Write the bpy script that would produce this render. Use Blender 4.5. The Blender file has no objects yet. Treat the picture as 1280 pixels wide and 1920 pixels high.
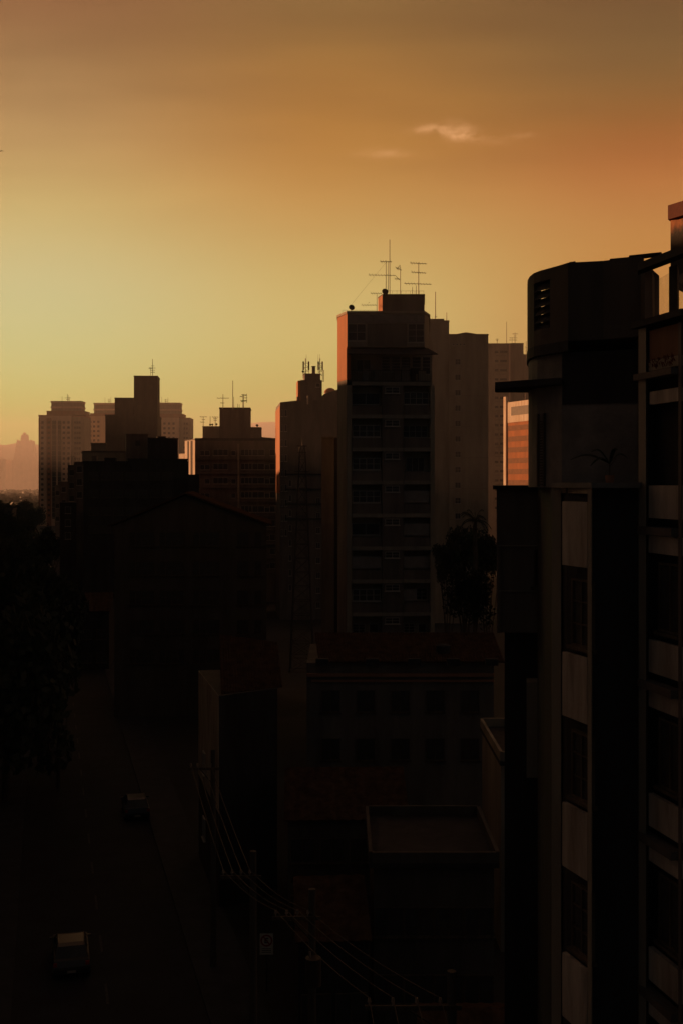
import bpy, math, random
from mathutils import Vector, Matrix
random.seed(7)
S = bpy.context.scene
COL = S.collection
PI = math.pi
F = 2200.0      # focal length in photo pixels (1280 x 1920)
H = 24.0        # camera height
HY = 905.0      # horizon row
SUN_AZ, SUN_EL = -46.0, 9.0   # degrees, azimuth from view axis (+Y), negative = left

# ------------------------------------------------------------------ camera
cam = bpy.data.cameras.new('camera'); co = bpy.data.objects.new('camera', cam); COL.objects.link(co)
co.location = (0, 0, H); co.rotation_euler = (PI/2, 0, 0)
cam.sensor_fit = 'VERTICAL'; cam.sensor_height = 36; cam.sensor_width = 24
cam.lens = F/1920*36; cam.shift_y = -(960-HY)/1920
cam.clip_start = .2; cam.clip_end = 30000
S.camera = co
S.view_settings.view_transform = 'Standard'; S.view_settings.look = 'None'
S.view_settings.exposure = 1.5; S.view_settings.gamma = 1
S.cycles.use_denoising = True
S.cycles.max_bounces = 5; S.cycles.diffuse_bounces = 3; S.cycles.volume_bounces = 0
S.cycles.transmission_bounces = 3; S.cycles.glossy_bounces = 3; S.cycles.sample_clamp_indirect = 2.0

def lin(c):
    return tuple(((v/255)/12.92 if v <= 10.3 else (((v/255)+.055)/1.055)**2.4) for v in c) + (1,)

# ------------------------------------------------------------------ world: hazy sunset sky by direction
wd = bpy.data.worlds.new('World'); S.world = wd; wd.use_nodes = True
nt = wd.node_tree; nt.nodes.clear()
N = nt.nodes.new; L = nt.links.new
def mth(op, a, b=None, c=None, clamp=False):
    n = N('ShaderNodeMath'); n.operation = op; n.use_clamp = clamp
    for i, v in enumerate((a, b, c)):
        if v is None: continue
        if isinstance(v, (int, float)): n.inputs[i].default_value = v
        else: L(v, n.inputs[i])
    return n.outputs[0]
tc = N('ShaderNodeTexCoord'); sx = N('ShaderNodeSeparateXYZ'); L(tc.outputs['Generated'], sx.inputs[0])
X, Y, Z = sx.outputs
az = mth('ARCTAN2', X, Y)                                  # 0 straight ahead, negative to the left
def ramp(stops):                                           # stops: (photo row, srgb)
    r = N('ShaderNodeValToRGB'); r.color_ramp.interpolation = 'B_SPLINE'
    els = r.color_ramp.elements
    pts = []
    for py, c in stops:
        t = (HY-py)/F; z = t/math.sqrt(1+t*t)
        pts.append((min(1, max(0, z/.6)), c))
    pts.sort(key=lambda p: p[0])
    while len(els) < len(pts): els.new(.5)
    for e, (p, c) in zip(els, pts): e.position = p; e.color = lin(c)
    L(mth('DIVIDE', Z, .6), r.inputs[0]); return r.outputs[0]
SKY_L = [(905, (0.0, 185.2, 38.5)), (800, (0.0, 210.7, 76.7)), (700, (165.1, 214.8, 135.8)), (560, (178.1, 204.5, 155.2)), (420, (187.5, 178.5, 107.9)), (280, (165.7, 135.8, 85.8)), (130, (118.2, 95.8, 57.7)), (0, (118.2, 74.9, 46.5)), (-90, (92.0, 66.0, 46.0)), (-220, (34.0, 30.0, 28.0)), (-700, (18.0, 21.0, 28.0))]
SKY_M = [(905, (94.8, 172.2, 41.7)), (780, (106.1, 179.9, 56.4)), (650, (189.5, 197.9, 117.9)), (520, (185.6, 177.1, 101.7)), (400, (181.5, 142.1, 71.4)), (280, (165.8, 112.3, 33.0)), (130, (128.9, 90.2, 33.2)), (0, (97.6, 79.5, 37.5)), (-90, (86.0, 63.0, 44.0)), (-220, (33.0, 29.0, 27.0)), (-700, (18.0, 21.0, 28.0))]
SKY_R = [(905, (148.3, 89.1, 0.0)), (740, (154.4, 96.4, 0.0)), (600, (166.7, 110.4, 0.0)), (450, (183.7, 130.2, 59.5)), (330, (159.4, 79.7, 20.2)), (230, (113.0, 71.5, 10.0)), (120, (88.0, 74.5, 38.1)), (0, (66.9, 46.2, 20.7)), (-90, (70.0, 54.0, 40.0)), (-220, (30.0, 27.0, 26.0)), (-700, (17.0, 20.0, 27.0))]
rl, rm, rr = ramp(SKY_L), ramp(SKY_M), ramp(SKY_R)
def smooth(v, lo, hi):
    m = N('ShaderNodeMapRange'); m.interpolation_type = 'SMOOTHERSTEP'
    L(v, m.inputs[0]); m.inputs[1].default_value = lo; m.inputs[2].default_value = hi
    return m.outputs[0]
def mixc(f, a, b, mode='MIX'):
    m = N('ShaderNodeMix'); m.data_type = 'RGBA'; m.blend_type = mode
    if isinstance(f, (int, float)): m.inputs[0].default_value = f
    else: L(f, m.inputs[0])
    for s, v in ((6, a), (7, b)):
        if isinstance(v, tuple): m.inputs[s].default_value = v
        else: L(v, m.inputs[s])
    return m.outputs[2]
lm = N('ShaderNodeMapRange'); L(az, lm.inputs[0]); lm.inputs[1].default_value = -.27; lm.inputs[2].default_value = 0
rg = N('ShaderNodeMapRange'); L(az, rg.inputs[0]); rg.inputs[1].default_value = 0; rg.inputs[2].default_value = .27
lm.interpolation_type = rg.interpolation_type = 'SMOOTHSTEP'
col = mixc(lm.outputs[0], rl, rm); col = mixc(rg.outputs[0], col, rr)
# the sky away from the sunset is far dimmer and bluer
sa = math.radians(-9)
hor = mth('SQRT', mth('ADD', mth('MULTIPLY', X, X), mth('MULTIPLY', Y, Y)))
ca = mth('DIVIDE', mth('ADD', mth('MULTIPLY', X, math.sin(sa)), mth('MULTIPLY', Y, math.cos(sa))), mth('ADD', hor, 1e-4))
away = smooth(ca, .62, -.1)
m_ = away.node; m_.inputs[1].default_value = .1; m_.inputs[2].default_value = .9
BACK = (.0150, .0185, .0210, 1)
col = mixc(away, BACK, col)
# thin small clouds, direction space
tx = mth('DIVIDE', X, mth('MAXIMUM', Y, .05)); tz = mth('DIVIDE', Z, mth('MAXIMUM', Y, .05))
cv = N('ShaderNodeCombineXYZ'); L(tx, cv.inputs[0]); L(tz, cv.inputs[2])
mp = N('ShaderNodeMapping'); mp.inputs['Scale'].default_value = (1, 1, 1.5); L(cv.outputs[0], mp.inputs[0])
ns = N('ShaderNodeTexNoise'); ns.inputs['Scale'].default_value = 80; ns.inputs['Detail'].default_value = 7; ns.inputs['Roughness'].default_value = .6
L(mp.outputs[0], ns.inputs['Vector'])
tot = None
for px, py, wx, wy, a, tilt in ((828,244,26,9,1.0,-.1), (866,255,26,9,1.1,0), (862,238,24,11,.55,-.2), (790,243,26,7,.45,.1), (722,288,42,8,.48,0), (980,254,26,5,.3,0), (920,262,40,10,.18,0)):
    dx = mth('MULTIPLY', mth('SUBTRACT', tx, (px-640)/F), F/wx)
    dz0 = mth('SUBTRACT', tz, (HY-py)/F)
    dz = mth('MULTIPLY', mth('SUBTRACT', dz0, mth('MULTIPLY', mth('SUBTRACT', tx, (px-640)/F), tilt)), F/wy)
    g = mth('MULTIPLY', mth('EXPONENT', mth('MULTIPLY', mth('ADD', mth('MULTIPLY', dx, dx), mth('MULTIPLY', dz, dz)), -1)), a)
    tot = g if tot is None else mth('ADD', tot, g)
cm = mth('MULTIPLY', tot, mth('MULTIPLY', mth('SUBTRACT', ns.outputs[0], .33), 3.6, clamp=True), clamp=True)
col = mixc(mth('MULTIPLY', cm, .85), col, lin((232,170,112)))
# broad faint streaks high in the sky
mp2 = N('ShaderNodeMapping'); mp2.inputs['Scale'].default_value = (1, 1, 7); mp2.inputs['Rotation'].default_value = (0, .12, 0); L(cv.outputs[0], mp2.inputs[0])
n2 = N('ShaderNodeTexNoise'); n2.inputs['Scale'].default_value = 5; n2.inputs['Detail'].default_value = 5; L(mp2.outputs[0], n2.inputs['Vector'])
st = mth('ADD', mth('MULTIPLY', mth('SUBTRACT', n2.outputs[0], .5), mth('MULTIPLY', smooth(tz, .12, .42), .75)), 1.0)
vm = N('ShaderNodeVectorMath'); vm.operation = 'SCALE'; L(col, vm.inputs[0]); L(st, vm.inputs['Scale'])
sky = N('ShaderNodeTexSky'); sky.sky_type = 'NISHITA'; sky.sun_disc = False
sky.sun_elevation = math.radians(SUN_EL); sky.sun_rotation = math.radians(SUN_AZ); sky.dust_density = 6
add = N('ShaderNodeVectorMath'); add.operation = 'MULTIPLY_ADD'
L(sky.outputs[0], add.inputs[0]); add.inputs[1].default_value = (.00045, .0004, .0004); L(vm.outputs[0], add.inputs[2])
bg = N('ShaderNodeBackground'); L(add.outputs[0], bg.inputs[0]); bg.inputs[1].default_value = 0.354
wo = N('ShaderNodeOutputWorld'); L(bg.outputs[0], wo.inputs[0])

# ------------------------------------------------------------------ sun
sl = bpy.data.lights.new('sun', 'SUN'); sl.energy = 3.3; sl.angle = math.radians(.5); sl.color = (1, .42, .17)
so = bpy.data.objects.new('sun', sl); COL.objects.link(so)
a_, e_ = math.radians(SUN_AZ), math.radians(SUN_EL)
sd = Vector((math.sin(a_)*math.cos(e_), math.cos(a_)*math.cos(e_), math.sin(e_)))
so.rotation_euler = (-sd).to_track_quat('-Z', 'Y').to_euler(); so.location = sd*100

# ------------------------------------------------------------------ materials
def mat(name, c, rough=.85, var=.25, scale=.6, bump=.0, metal=0., c2=None, streak=False, spec=.3):
    m = bpy.data.materials.new(name); m.use_nodes = True
    t = m.node_tree; b = t.nodes['Principled BSDF']
    b.inputs['Roughness'].default_value = rough; b.inputs['Metallic'].default_value = metal
    b.inputs['Specular IOR Level'].default_value = spec
    tcn = t.nodes.new('ShaderNodeTexCoord'); mpn = t.nodes.new('ShaderNodeMapping')
    mpn.inputs['Scale'].default_value = (1, 1, .18 if streak else 1)
    n = t.nodes.new('ShaderNodeTexNoise'); n.inputs['Scale'].default_value = scale; n.inputs['Detail'].default_value = 8; n.inputs['Roughness'].default_value = .65
    t.links.new(tcn.outputs['Object'], mpn.inputs[0]); t.links.new(mpn.outputs[0], n.inputs['Vector'])
    r = t.nodes.new('ShaderNodeValToRGB'); e = r.color_ramp.elements
    lo = tuple(v*(1-var) for v in c); hi = tuple(min(1, v*(1+var)) for v in c)
    if c2: lo = c2
    e[0].position = .35; e[0].color = lo+(1,); e[1].position = .65; e[1].color = hi+(1,)
    t.links.new(n.outputs[0], r.inputs[0]); t.links.new(r.outputs[0], b.inputs['Base Color'])
    if bump:
        bn = t.nodes.new('ShaderNodeBump'); bn.inputs['Strength'].default_value = bump; bn.inputs['Distance'].default_value = .05
        n3 = t.nodes.new('ShaderNodeTexNoise'); n3.inputs['Scale'].default_value = scale*12; n3.inputs['Detail'].default_value = 6
        t.links.new(tcn.outputs['Object'], n3.inputs['Vector'])
        t.links.new(n3.outputs[0], bn.inputs['Height']); t.links.new(bn.outputs[0], b.inputs['Normal'])
    return m
M = dict(
    plaster=mat('plaster', (.31,.275,.205), streak=True, var=.25, scale=.5, bump=.2),
    cream=mat('cream_render', (.62,.50,.38), streak=True, var=.15, scale=.4, bump=.1),
    pale=mat('pale_render', (.42,.39,.33), streak=True, var=.22, scale=1.6, bump=.2, c2=(.24,.21,.17)),
    terra=mat('terracotta_render', (.33,.17,.10), streak=True, var=.2, scale=.4),
    orange=mat('ochre_render', (.36,.12,.03), streak=True, var=.2, scale=.5),  # ochre; on building flanks it stands in for sunlight
    white=mat('white_paint', (.72,.68,.60), streak=True, var=.08, scale=1.2, c2=(.55,.45,.34)),
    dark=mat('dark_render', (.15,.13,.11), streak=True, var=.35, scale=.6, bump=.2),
    soot2=mat('grimy_render', (.085,.075,.062), streak=True, var=.3, scale=.6, bump=.2),
    bandp=mat('brick_band', (.19,.08,.032), var=.2, scale=1),
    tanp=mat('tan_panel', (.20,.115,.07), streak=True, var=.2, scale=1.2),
    black=mat('soot_render', (.035,.034,.034), streak=True, var=.4, scale=.8, bump=.3),
    concrete=mat('concrete', (.20,.19,.17), var=.25, scale=1.2, bump=.3),
    slab=mat('slab_concrete', (.27,.25,.20), streak=True, var=.15, scale=1.5),
    glass=mat('window_glass', (.06,.06,.056), rough=.25, var=.3, scale=.8, spec=.25),
    shutter=mat('shutter', (.24,.23,.21), var=.15, scale=1),
    frame=mat('aluminium_frame', (.40,.38,.33), rough=.5, var=.1),
    metal=mat('dark_metal', (.06,.05,.045), rough=.6, metal=.3, var=.3, scale=3),
    mast=mat('galvanised_steel', (.10,.075,.06), rough=.6, metal=.2, var=.3, scale=3),
    tile=mat('clay_tile', (.07,.042,.028), var=.4, scale=2, bump=.2, spec=.0),
    asphalt=mat('asphalt', (.020,.022,.026), var=.3, scale=.4, bump=.3),
    paving=mat('pavement', (.034,.036,.040), var=.3, scale=.8, bump=.2),
    earth=mat('ground_soil', (.026,.027,.026), var=.5, scale=.05),
    hill=mat('hill_forest', (.22,.12,.03), var=.4, scale=.004),
    leaf=mat('leaf', (.028,.034,.016), rough=.7, var=.5, scale=.7),
    bark=mat('bark', (.07,.055,.04), var=.4, scale=3, bump=.5),
    paint=mat('line_paint', (.075,.072,.065), var=.3, scale=3),
    carb=mat('car_dark_paint', (.04,.045,.05), rough=.3, var=.05, spec=.5),
    cars=mat('car_silver_paint', (.085,.078,.065), rough=.35, metal=.2, var=.05, spec=.5),
    tyre=mat('rubber', (.02,.02,.02), var=.2, scale=5),
    lampg=mat('lamp_lens', (.35,.30,.25), rough=.2, var=.05, spec=.6),
    red=mat('red_sign_paint', (.35,.03,.02), var=.1),
    blk=mat('black_sign_paint', (.02,.02,.02), var=.1),
    brick=mat('dark_red_cap', (.11,.024,.011), var=.3, scale=2),
    wood=mat('weathered_wood', (.09,.07,.05), var=.4, scale=4, streak=True),
    ceramic=mat('insulator', (.3,.25,.2), rough=.3, var=.1),
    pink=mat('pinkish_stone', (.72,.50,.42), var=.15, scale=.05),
)

M['chim'] = mat('sooty_ochre_render', (.50,.20,.08), streak=True, var=.2, scale=1.3, bump=.2)  # shade below the sunlit top, blended into the colour by height
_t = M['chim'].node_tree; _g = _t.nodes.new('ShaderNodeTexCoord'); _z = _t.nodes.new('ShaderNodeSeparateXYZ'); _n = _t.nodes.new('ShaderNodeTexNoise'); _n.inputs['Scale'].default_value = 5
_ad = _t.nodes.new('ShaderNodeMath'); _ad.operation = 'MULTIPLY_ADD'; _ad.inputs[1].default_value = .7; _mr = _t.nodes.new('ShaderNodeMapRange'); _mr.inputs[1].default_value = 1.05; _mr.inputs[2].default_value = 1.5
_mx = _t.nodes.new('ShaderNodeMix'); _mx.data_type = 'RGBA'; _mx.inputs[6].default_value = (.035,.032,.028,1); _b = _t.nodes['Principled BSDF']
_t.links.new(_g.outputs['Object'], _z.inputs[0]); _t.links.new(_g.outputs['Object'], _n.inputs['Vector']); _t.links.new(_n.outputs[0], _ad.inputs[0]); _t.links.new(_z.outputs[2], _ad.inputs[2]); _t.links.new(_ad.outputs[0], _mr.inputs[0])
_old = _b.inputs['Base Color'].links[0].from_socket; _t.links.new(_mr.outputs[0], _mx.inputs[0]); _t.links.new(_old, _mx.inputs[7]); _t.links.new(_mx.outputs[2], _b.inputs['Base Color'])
_s = bpy.data.materials.new('frosted_screen'); _s.use_nodes = True; _t = _s.node_tree; _t.nodes.clear()
_a = _t.nodes.new('ShaderNodeBsdfTransparent'); _a.inputs[0].default_value = (.95,.95,.95,1)
_b = _t.nodes.new('ShaderNodeBsdfTranslucent'); _b.inputs[0].default_value = (.85,.82,.75,1)
_n = _t.nodes.new('ShaderNodeTexNoise'); _n.inputs['Scale'].default_value = 3; _m = _t.nodes.new('ShaderNodeMixShader'); _x = _t.nodes.new('ShaderNodeMath'); _x.operation = 'MULTIPLY'; _x.inputs[1].default_value = .16
_t.links.new(_n.outputs[0], _x.inputs[0]); _t.links.new(_x.outputs[0], _m.inputs[0]); _t.links.new(_a.outputs[0], _m.inputs[1]); _t.links.new(_b.outputs[0], _m.inputs[2])
_o = _t.nodes.new('ShaderNodeOutputMaterial'); _t.links.new(_m.outputs[0], _o.inputs[0]); M['screen'] = _s

# ------------------------------------------------------------------ builders
def W(px, py, d): return Vector(((px-640)/F*d, d, H+(HY-py)/F*d))
def G(px, d): return ((px-640)/F*d, d)
def ZZ(py, d): return H+(HY-py)/F*d

class MB:
    def __init__(s): s.v = []; s.f = []
    def face(s, pts):
        i = len(s.v); s.v += [tuple(p) for p in pts]; s.f.append(tuple(range(i, i+len(pts))))
    def hexa(s, b, t):                    # bottom and top loops, same order
        i = len(s.v); n = len(b)
        s.v += [tuple(p) for p in b]+[tuple(p) for p in t]
        s.f.append(tuple(i+k for k in reversed(range(n)))); s.f.append(tuple(i+n+k for k in range(n)))
        for k in range(n):
            j = (k+1) % n; s.f.append((i+k, i+j, i+n+j, i+n+k))
        return s
    def prism(s, pts, z0, z1):            # counter-clockwise footprint
        a = sum(pts[i][0]*pts[(i+1) % len(pts)][1]-pts[(i+1) % len(pts)][0]*pts[i][1] for i in range(len(pts)))
        if a < 0: pts = pts[::-1]
        return s.hexa([(x, y, z0) for x, y in pts], [(x, y, z1) for x, y in pts])
    def box(s, x0, x1, y0, y1, z0, z1): return s.prism([(x0,y0),(x1,y0),(x1,y1),(x0,y1)], z0, z1)
    def tube(s, p, q, r, r2=None, n=6):
        p, q = Vector(p), Vector(q); r2 = r if r2 is None else r2
        d = (q-p).normalized(); a = d.orthogonal().normalized(); b = d.cross(a)
        ring = lambda c, rr: [c+(a*math.cos(2*PI*k/n)+b*math.sin(2*PI*k/n))*rr for k in range(n)]
        return s.hexa(ring(p, r), ring(q, r2))
    def disc(s, c, nrm, r, th, n=16): return s.tube(Vector(c), Vector(c)+Vector(nrm).normalized()*th, r, r, n)
    def mesh(s, name, m, off=(0,0,0)):
        me = bpy.data.meshes.new(name)
        me.from_pydata([(x-off[0], y-off[1], z-off[2]) for x, y, z in s.v], [], s.f)
        me.materials.append(m); me.update(); return me

def link(name, me, parent=None, loc=(0,0,0), rz=0.):
    o = bpy.data.objects.new(name, me); COL.objects.link(o); o.location = loc; o.rotation_euler = (0,0,rz)
    if parent: o.parent = parent
    return o
def tag(o, label, cat, group=None):
    o['label'] = label; o['category'] = cat
    if group: o['group'] = group
    return o
def thing(name, loc, label, cat, group=None):
    o = bpy.data.objects.new(name, None); COL.objects.link(o); o.location = loc; o.empty_display_size = .5
    return tag(o, label, cat, group)
def wloc(o):
    v = Vector(o.location)
    while o.parent: o = o.parent; v += Vector(o.location)
    return v
def part(name, mb, m, parent, label=None, smooth=False, stuff=False):   # mb in world coordinates
    o = link(name, mb.mesh(name, M[m] if isinstance(m, str) else m, wloc(parent)), parent)
    if label: o['label'] = label
    if smooth:
        for p in o.data.polygons: p.use_smooth = True
    if stuff: o['kind'] = 'stuff'
    return o
def struct(name, mb, m, kind='structure'):
    o = link(name, mb.mesh(name, M[m])); o['kind'] = kind; return o

class Face:                               # vertical wall plane from A to B (left to right as seen)
    def __init__(s, A, B):
        s.A, s.B = Vector(A), Vector(B); s.u = (s.B-s.A).normalized(); s.n = Vector((s.u.y, -s.u.x))
        s.rz = math.atan2(s.u.y, s.u.x); s.len = (s.B-s.A).length
    def hit(s, px):
        r = Vector(((px-640)/F, 1)); det = r.x*(-s.u.y)+r.y*s.u.x
        t = (s.A.x*(-s.u.y)+s.A.y*s.u.x)/det
        P = r*t; return (P-s.A).dot(s.u), t
    def z(s, px, py): return ZZ(py, s.hit(px)[1])
    def pt(s, a, out=0.): q = s.A+s.u*a+s.n*out; return (q.x, q.y)
    def slab(s, mb, a0, a1, z0, z1, out, inn=.0):
        return mb.prism([s.pt(a0, out), s.pt(a1, out), s.pt(a1, -inn), s.pt(a0, -inn)], z0, z1)
    def rect(s, px0, px1, py0, py1):      # metres on the wall
        a0, d0 = s.hit(px0); a1, d1 = s.hit(px1); dm = (d0+d1)/2
        return a0, a1, ZZ(py1, dm), ZZ(py0, dm)

_wc = {}
def wmesh(w, h, style):
    k = (round(w, 2), round(h, 2), style)
    if k in _wc: return _wc[k]
    fr = MB(); pn = MB(); t = .045 if w < 2.2 else .06
    if style in ('far',):
        fr.box(-w/2-.08, w/2+.08, -.06, .02, -.10, 0); pn.box(-w/2, w/2, -.03, .02, 0, h)
    else:
        for x in (-w/2, w/2-t): fr.box(x, x+t, -.07, .02, 0, h)
        for z in (0, h-t): fr.box(-w/2+t, w/2-t, -.068, .02, z, z+t)
        dk_ = style.endswith('_d'); st0 = style.replace('_d', '')
        cols, rows = {'2':(2,0), '2x2':(2,1), 'louvre':(1,4), '3':(3,0), '4':(4,1), '1':(1,0), 'cross':(2,2)}[st0]
        for c in range(1, cols): x = -w/2+w*c/cols; fr.box(x-t/2, x+t/2, -.064, .02, t, h-t)
        for r in range(1, rows+1): z = h*r/(rows+1); fr.box(-w/2+t, w/2-t, -.058, .02, z-t*.35, z+t*.35)
        fr.box(-w/2-.08, w/2+.08, -.13, .02, -.07, -.002)
        pn.box(-w/2+t, w/2-t, -.02, .02, t, h-t)
    _wc[k] = (fr.mesh('window', M['wood'] if style.endswith('_d') else M['frame'] if style != 'far' else M['plaster']), pn.mesh('pane', M['glass'])); return _wc[k]
def window(root, face, a, z, w, h, style='far', pm=None, out=0.):
    fm, pn = wmesh(w, h, style)
    R = wloc(root); q = face.pt(a, .004+out)
    if style == 'far':
        return link('window', pn, root, (q[0]-R.x, q[1]-R.y, z-R.z), face.rz)
    f = link('window', fm, root, (q[0]-R.x, q[1]-R.y, z-R.z), face.rz)
    link('pane', pn if pm is None else pm, f)
    return f

def footprint(pts): return [G(px, d) for px, d in pts]
def offset_poly(pts, k):
    cx = sum(p[0] for p in pts)/len(pts); cy = sum(p[1] for p in pts)/len(pts)
    out = []
    for x, y in pts:
        v = Vector((x-cx, y-cy)); l = v.length; v = v*(1+k/l); out.append((cx+v.x, cy+v.y))
    return out
def block(root, pts, z0, z1, m, cap=.35, capm=None, name='wall', capout=.12, label=None):
    w = part(name, MB().prism(pts, z0, z1), m, root, label)
    if cap:
        part('roof', MB().prism(offset_poly(pts, capout), z1+.003, z1+cap), capm or m, root)
    return w
def rotfoot(pxl, pxr, d, ang, depth):      # footprint from a front edge seen between two photo columns, wall turned by ang degrees
    A = Vector(G(pxl, d)); u = Vector((math.cos(math.radians(ang)), math.sin(math.radians(ang)))); v = Vector((-u.y, u.x))
    r = Vector(((pxr-640)/F, 1)); det = u.x*(-r.y)+u.y*r.x
    w = (-A.x*(-r.y)-A.y*r.x)/det
    B = A+u*w
    return [tuple(A), tuple(B), tuple(B+v*depth), tuple(A+v*depth)]

def antenna(px, pyb, pyt, d, bars, label, r=.03, group='rooftop antennas', whips=(), name='rooftop_antenna', zb=None):
    b = W(px, pyb, d); t = W(px, pyt, d)
    root = thing(name, (b.x, b.y, b.z-.25), label, 'antenna', group)
    mb = MB().tube((b.x, b.y, b.z-.25), t, r*1.3, r, 6)
    part('mast', mb, 'mast', root)
    for j, (py, x0, x1, tilt, els) in enumerate(bars):
        m2 = MB(); p = W(x0, py, d); q = W(x1, py+tilt, d)
        m2.tube(p, q, r*.8, n=5)
        for k in range(els):
            f = (k+.5)/els; c = p.lerp(q, f); ln = .10*(1.1-.5*f)*(d/103)**.4*5
            m2.tube(c+Vector((-.18*ln, -ln*.8, .1*ln)), c+Vector((.18*ln, ln*.8, -.1*ln)), r*.5, n=4)
        part('boom', m2, 'mast', root)
    for (x, y0, y1) in whips:
        part('whip', MB().tube(W(x, y0+3, d), W(x, y1, d), r*.9, r*.6, 5), 'mast', root)
    return root
def dish(px, py, rad, d, label, pyb, group='satellite dishes'):
    c = W(px, py, d); b = W(px, pyb, d)
    root = thing('satellite_dish', (b.x, b.y, b.z), label, 'dish', group)
    n = Vector((.25, -1, .35)).normalized(); a = n.orthogonal().normalized(); e = n.cross(a); mb = MB(); K = 16
    rings = [(0, -.0), (.5, .06), (.85, .18), (1, .27)]
    vs = []
    for f, o in rings[1:]: vs.append([c+(a*math.cos(2*PI*k/K)+e*math.sin(2*PI*k/K))*rad*f+n*rad*o for k in range(K)])
    for k in range(K):
        j = (k+1) % K; mb.face([c, vs[0][k], vs[0][j]])
        for q in range(2): mb.face([vs[q][k], vs[q+1][k], vs[q+1][j], vs[q][j]])
    part('reflector', mb, 'metal', root, smooth=True)
    part('stand', MB().tube(b-Vector((0,0,.1)), c+Vector((0,.05,0)), .035).tube(c, c+n*rad*1.1, .02), 'metal', root)
    part('receiver', MB().box(c.x+n.x*rad*1.1-.05, c.x+n.x*rad*1.1+.05, c.y+n.y*rad*1.1-.05, c.y+n.y*rad*1.1+.05, c.z+n.z*rad*1.1-.05, c.z+n.z*rad*1.1+.05), 'metal', root)
    return root

# ------------------------------------------------------------------ setting: ground, road, hills
def kerb(Y): return -6.3-.25*(Y-54)
gb = MB(); R_ = 16000
gb.face([(-R_, -200, 0), (R_, -200, 0), (R_, R_, 0), (-R_, R_, 0)])
struct('ground', gb, 'earth')
u = Vector((-.2425, .9701)); nn = Vector((.9701, .2425))
def strip(o0, o1, y0, y1, z, th=None):    # band along the street, offsets from the right kerb, to the right positive
    p = lambda Y, o: (kerb(Y)+o*1.03, Y)
    pts = [p(y0, o0), p(y0, o1), p(y1, o1), p(y1, o0)]
    mb = MB()
    if th: mb.prism(pts, z, z+th)
    else: mb.face([(x, y, z) for x, y in pts])
    return mb
struct('road', strip(-8.6, 0, -10, 900, .006), 'asphalt')
struct('pavement', strip(0, 2.6, -10, 900, 0, .13), 'paving')
struct('pavement', strip(-11.2, -8.6, -10, 900, 0, .13), 'paving')
mk = MB(); y = 6
while y < 400:
    q = strip(-4.36, -4.24, y, y+2.2, .010); mk.face(q.v); y += 6
struct('road_markings', mk, 'paint')
def hill(pts, y0, y1, seed):
    random.seed(seed); mb = MB(); nx = 90; xs = [pts[0][0]+(pts[-1][0]-pts[0][0])*i/nx for i in range(nx+1)]
    def prof(x):
        for (a, ha), (b, hb) in zip(pts, pts[1:]):
            if a <= x <= b:
                t = (x-a)/(b-a); t = t*t*(3-2*t); return ha+(hb-ha)*t
        return 0
    rows = []
    ph = [random.uniform(0, 6) for _ in range(6)]
    for j in range(11):
        t = j/10; s = math.sin(PI*t)**.8; yy = y0+(y1-y0)*t
        rows.append([(x, yy, -3+s*(prof(x)+sum(math.sin(x*.004*(k+1)+ph[k]+t*3*k)*(9/(k+1)) for k in range(6))+random.uniform(-3, 3))) for x in xs])
    n = nx+1
    for r in rows: mb.v += r
    for j in range(10):
        for i in range(nx): a = j*n+i; mb.f.append((a, a+1, a+n+1, a+n))
    o = struct('hill', mb, 'hill')
    for p in o.data.polygons: p.use_smooth = True
    return o
# ridge behind the far left towers and a paler mountain between the middle buildings
DH = 5200
hill([(-3500, 150), (-2300, 165), (-1650, 168), (-1400, 180), (-1200, 172), (-1000, 140), (-650, 100), (0, 50)], 4500, 5300, 3)
DM = 6200
hill([(-2300, 50), (-1150, 160), (-800, 205), (-570, 270), (-410, 305), (-230, 312), (0, 295), (450, 240), (1300, 160), (2600, 100)], 5200, 6100, 11)

# ------------------------------------------------------------------ far pinkish towers
def far_tower():
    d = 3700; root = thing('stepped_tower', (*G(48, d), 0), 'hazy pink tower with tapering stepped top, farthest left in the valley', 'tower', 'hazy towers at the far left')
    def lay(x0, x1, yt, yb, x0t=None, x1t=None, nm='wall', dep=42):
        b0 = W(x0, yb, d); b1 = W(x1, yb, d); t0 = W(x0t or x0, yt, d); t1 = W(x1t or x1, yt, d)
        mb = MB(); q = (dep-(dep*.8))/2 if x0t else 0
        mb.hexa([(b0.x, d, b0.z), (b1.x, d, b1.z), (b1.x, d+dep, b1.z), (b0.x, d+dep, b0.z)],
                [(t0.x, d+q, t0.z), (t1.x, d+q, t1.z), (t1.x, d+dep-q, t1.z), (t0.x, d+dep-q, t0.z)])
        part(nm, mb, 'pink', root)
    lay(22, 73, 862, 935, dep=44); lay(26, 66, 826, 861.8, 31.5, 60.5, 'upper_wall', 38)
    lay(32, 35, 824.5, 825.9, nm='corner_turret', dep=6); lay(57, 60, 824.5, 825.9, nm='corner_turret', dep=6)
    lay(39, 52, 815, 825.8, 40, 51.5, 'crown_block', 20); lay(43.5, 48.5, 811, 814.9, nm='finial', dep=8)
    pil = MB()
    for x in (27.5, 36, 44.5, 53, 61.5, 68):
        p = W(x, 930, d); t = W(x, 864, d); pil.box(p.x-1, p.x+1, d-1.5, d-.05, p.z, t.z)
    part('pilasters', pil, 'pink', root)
far_tower()
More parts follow.
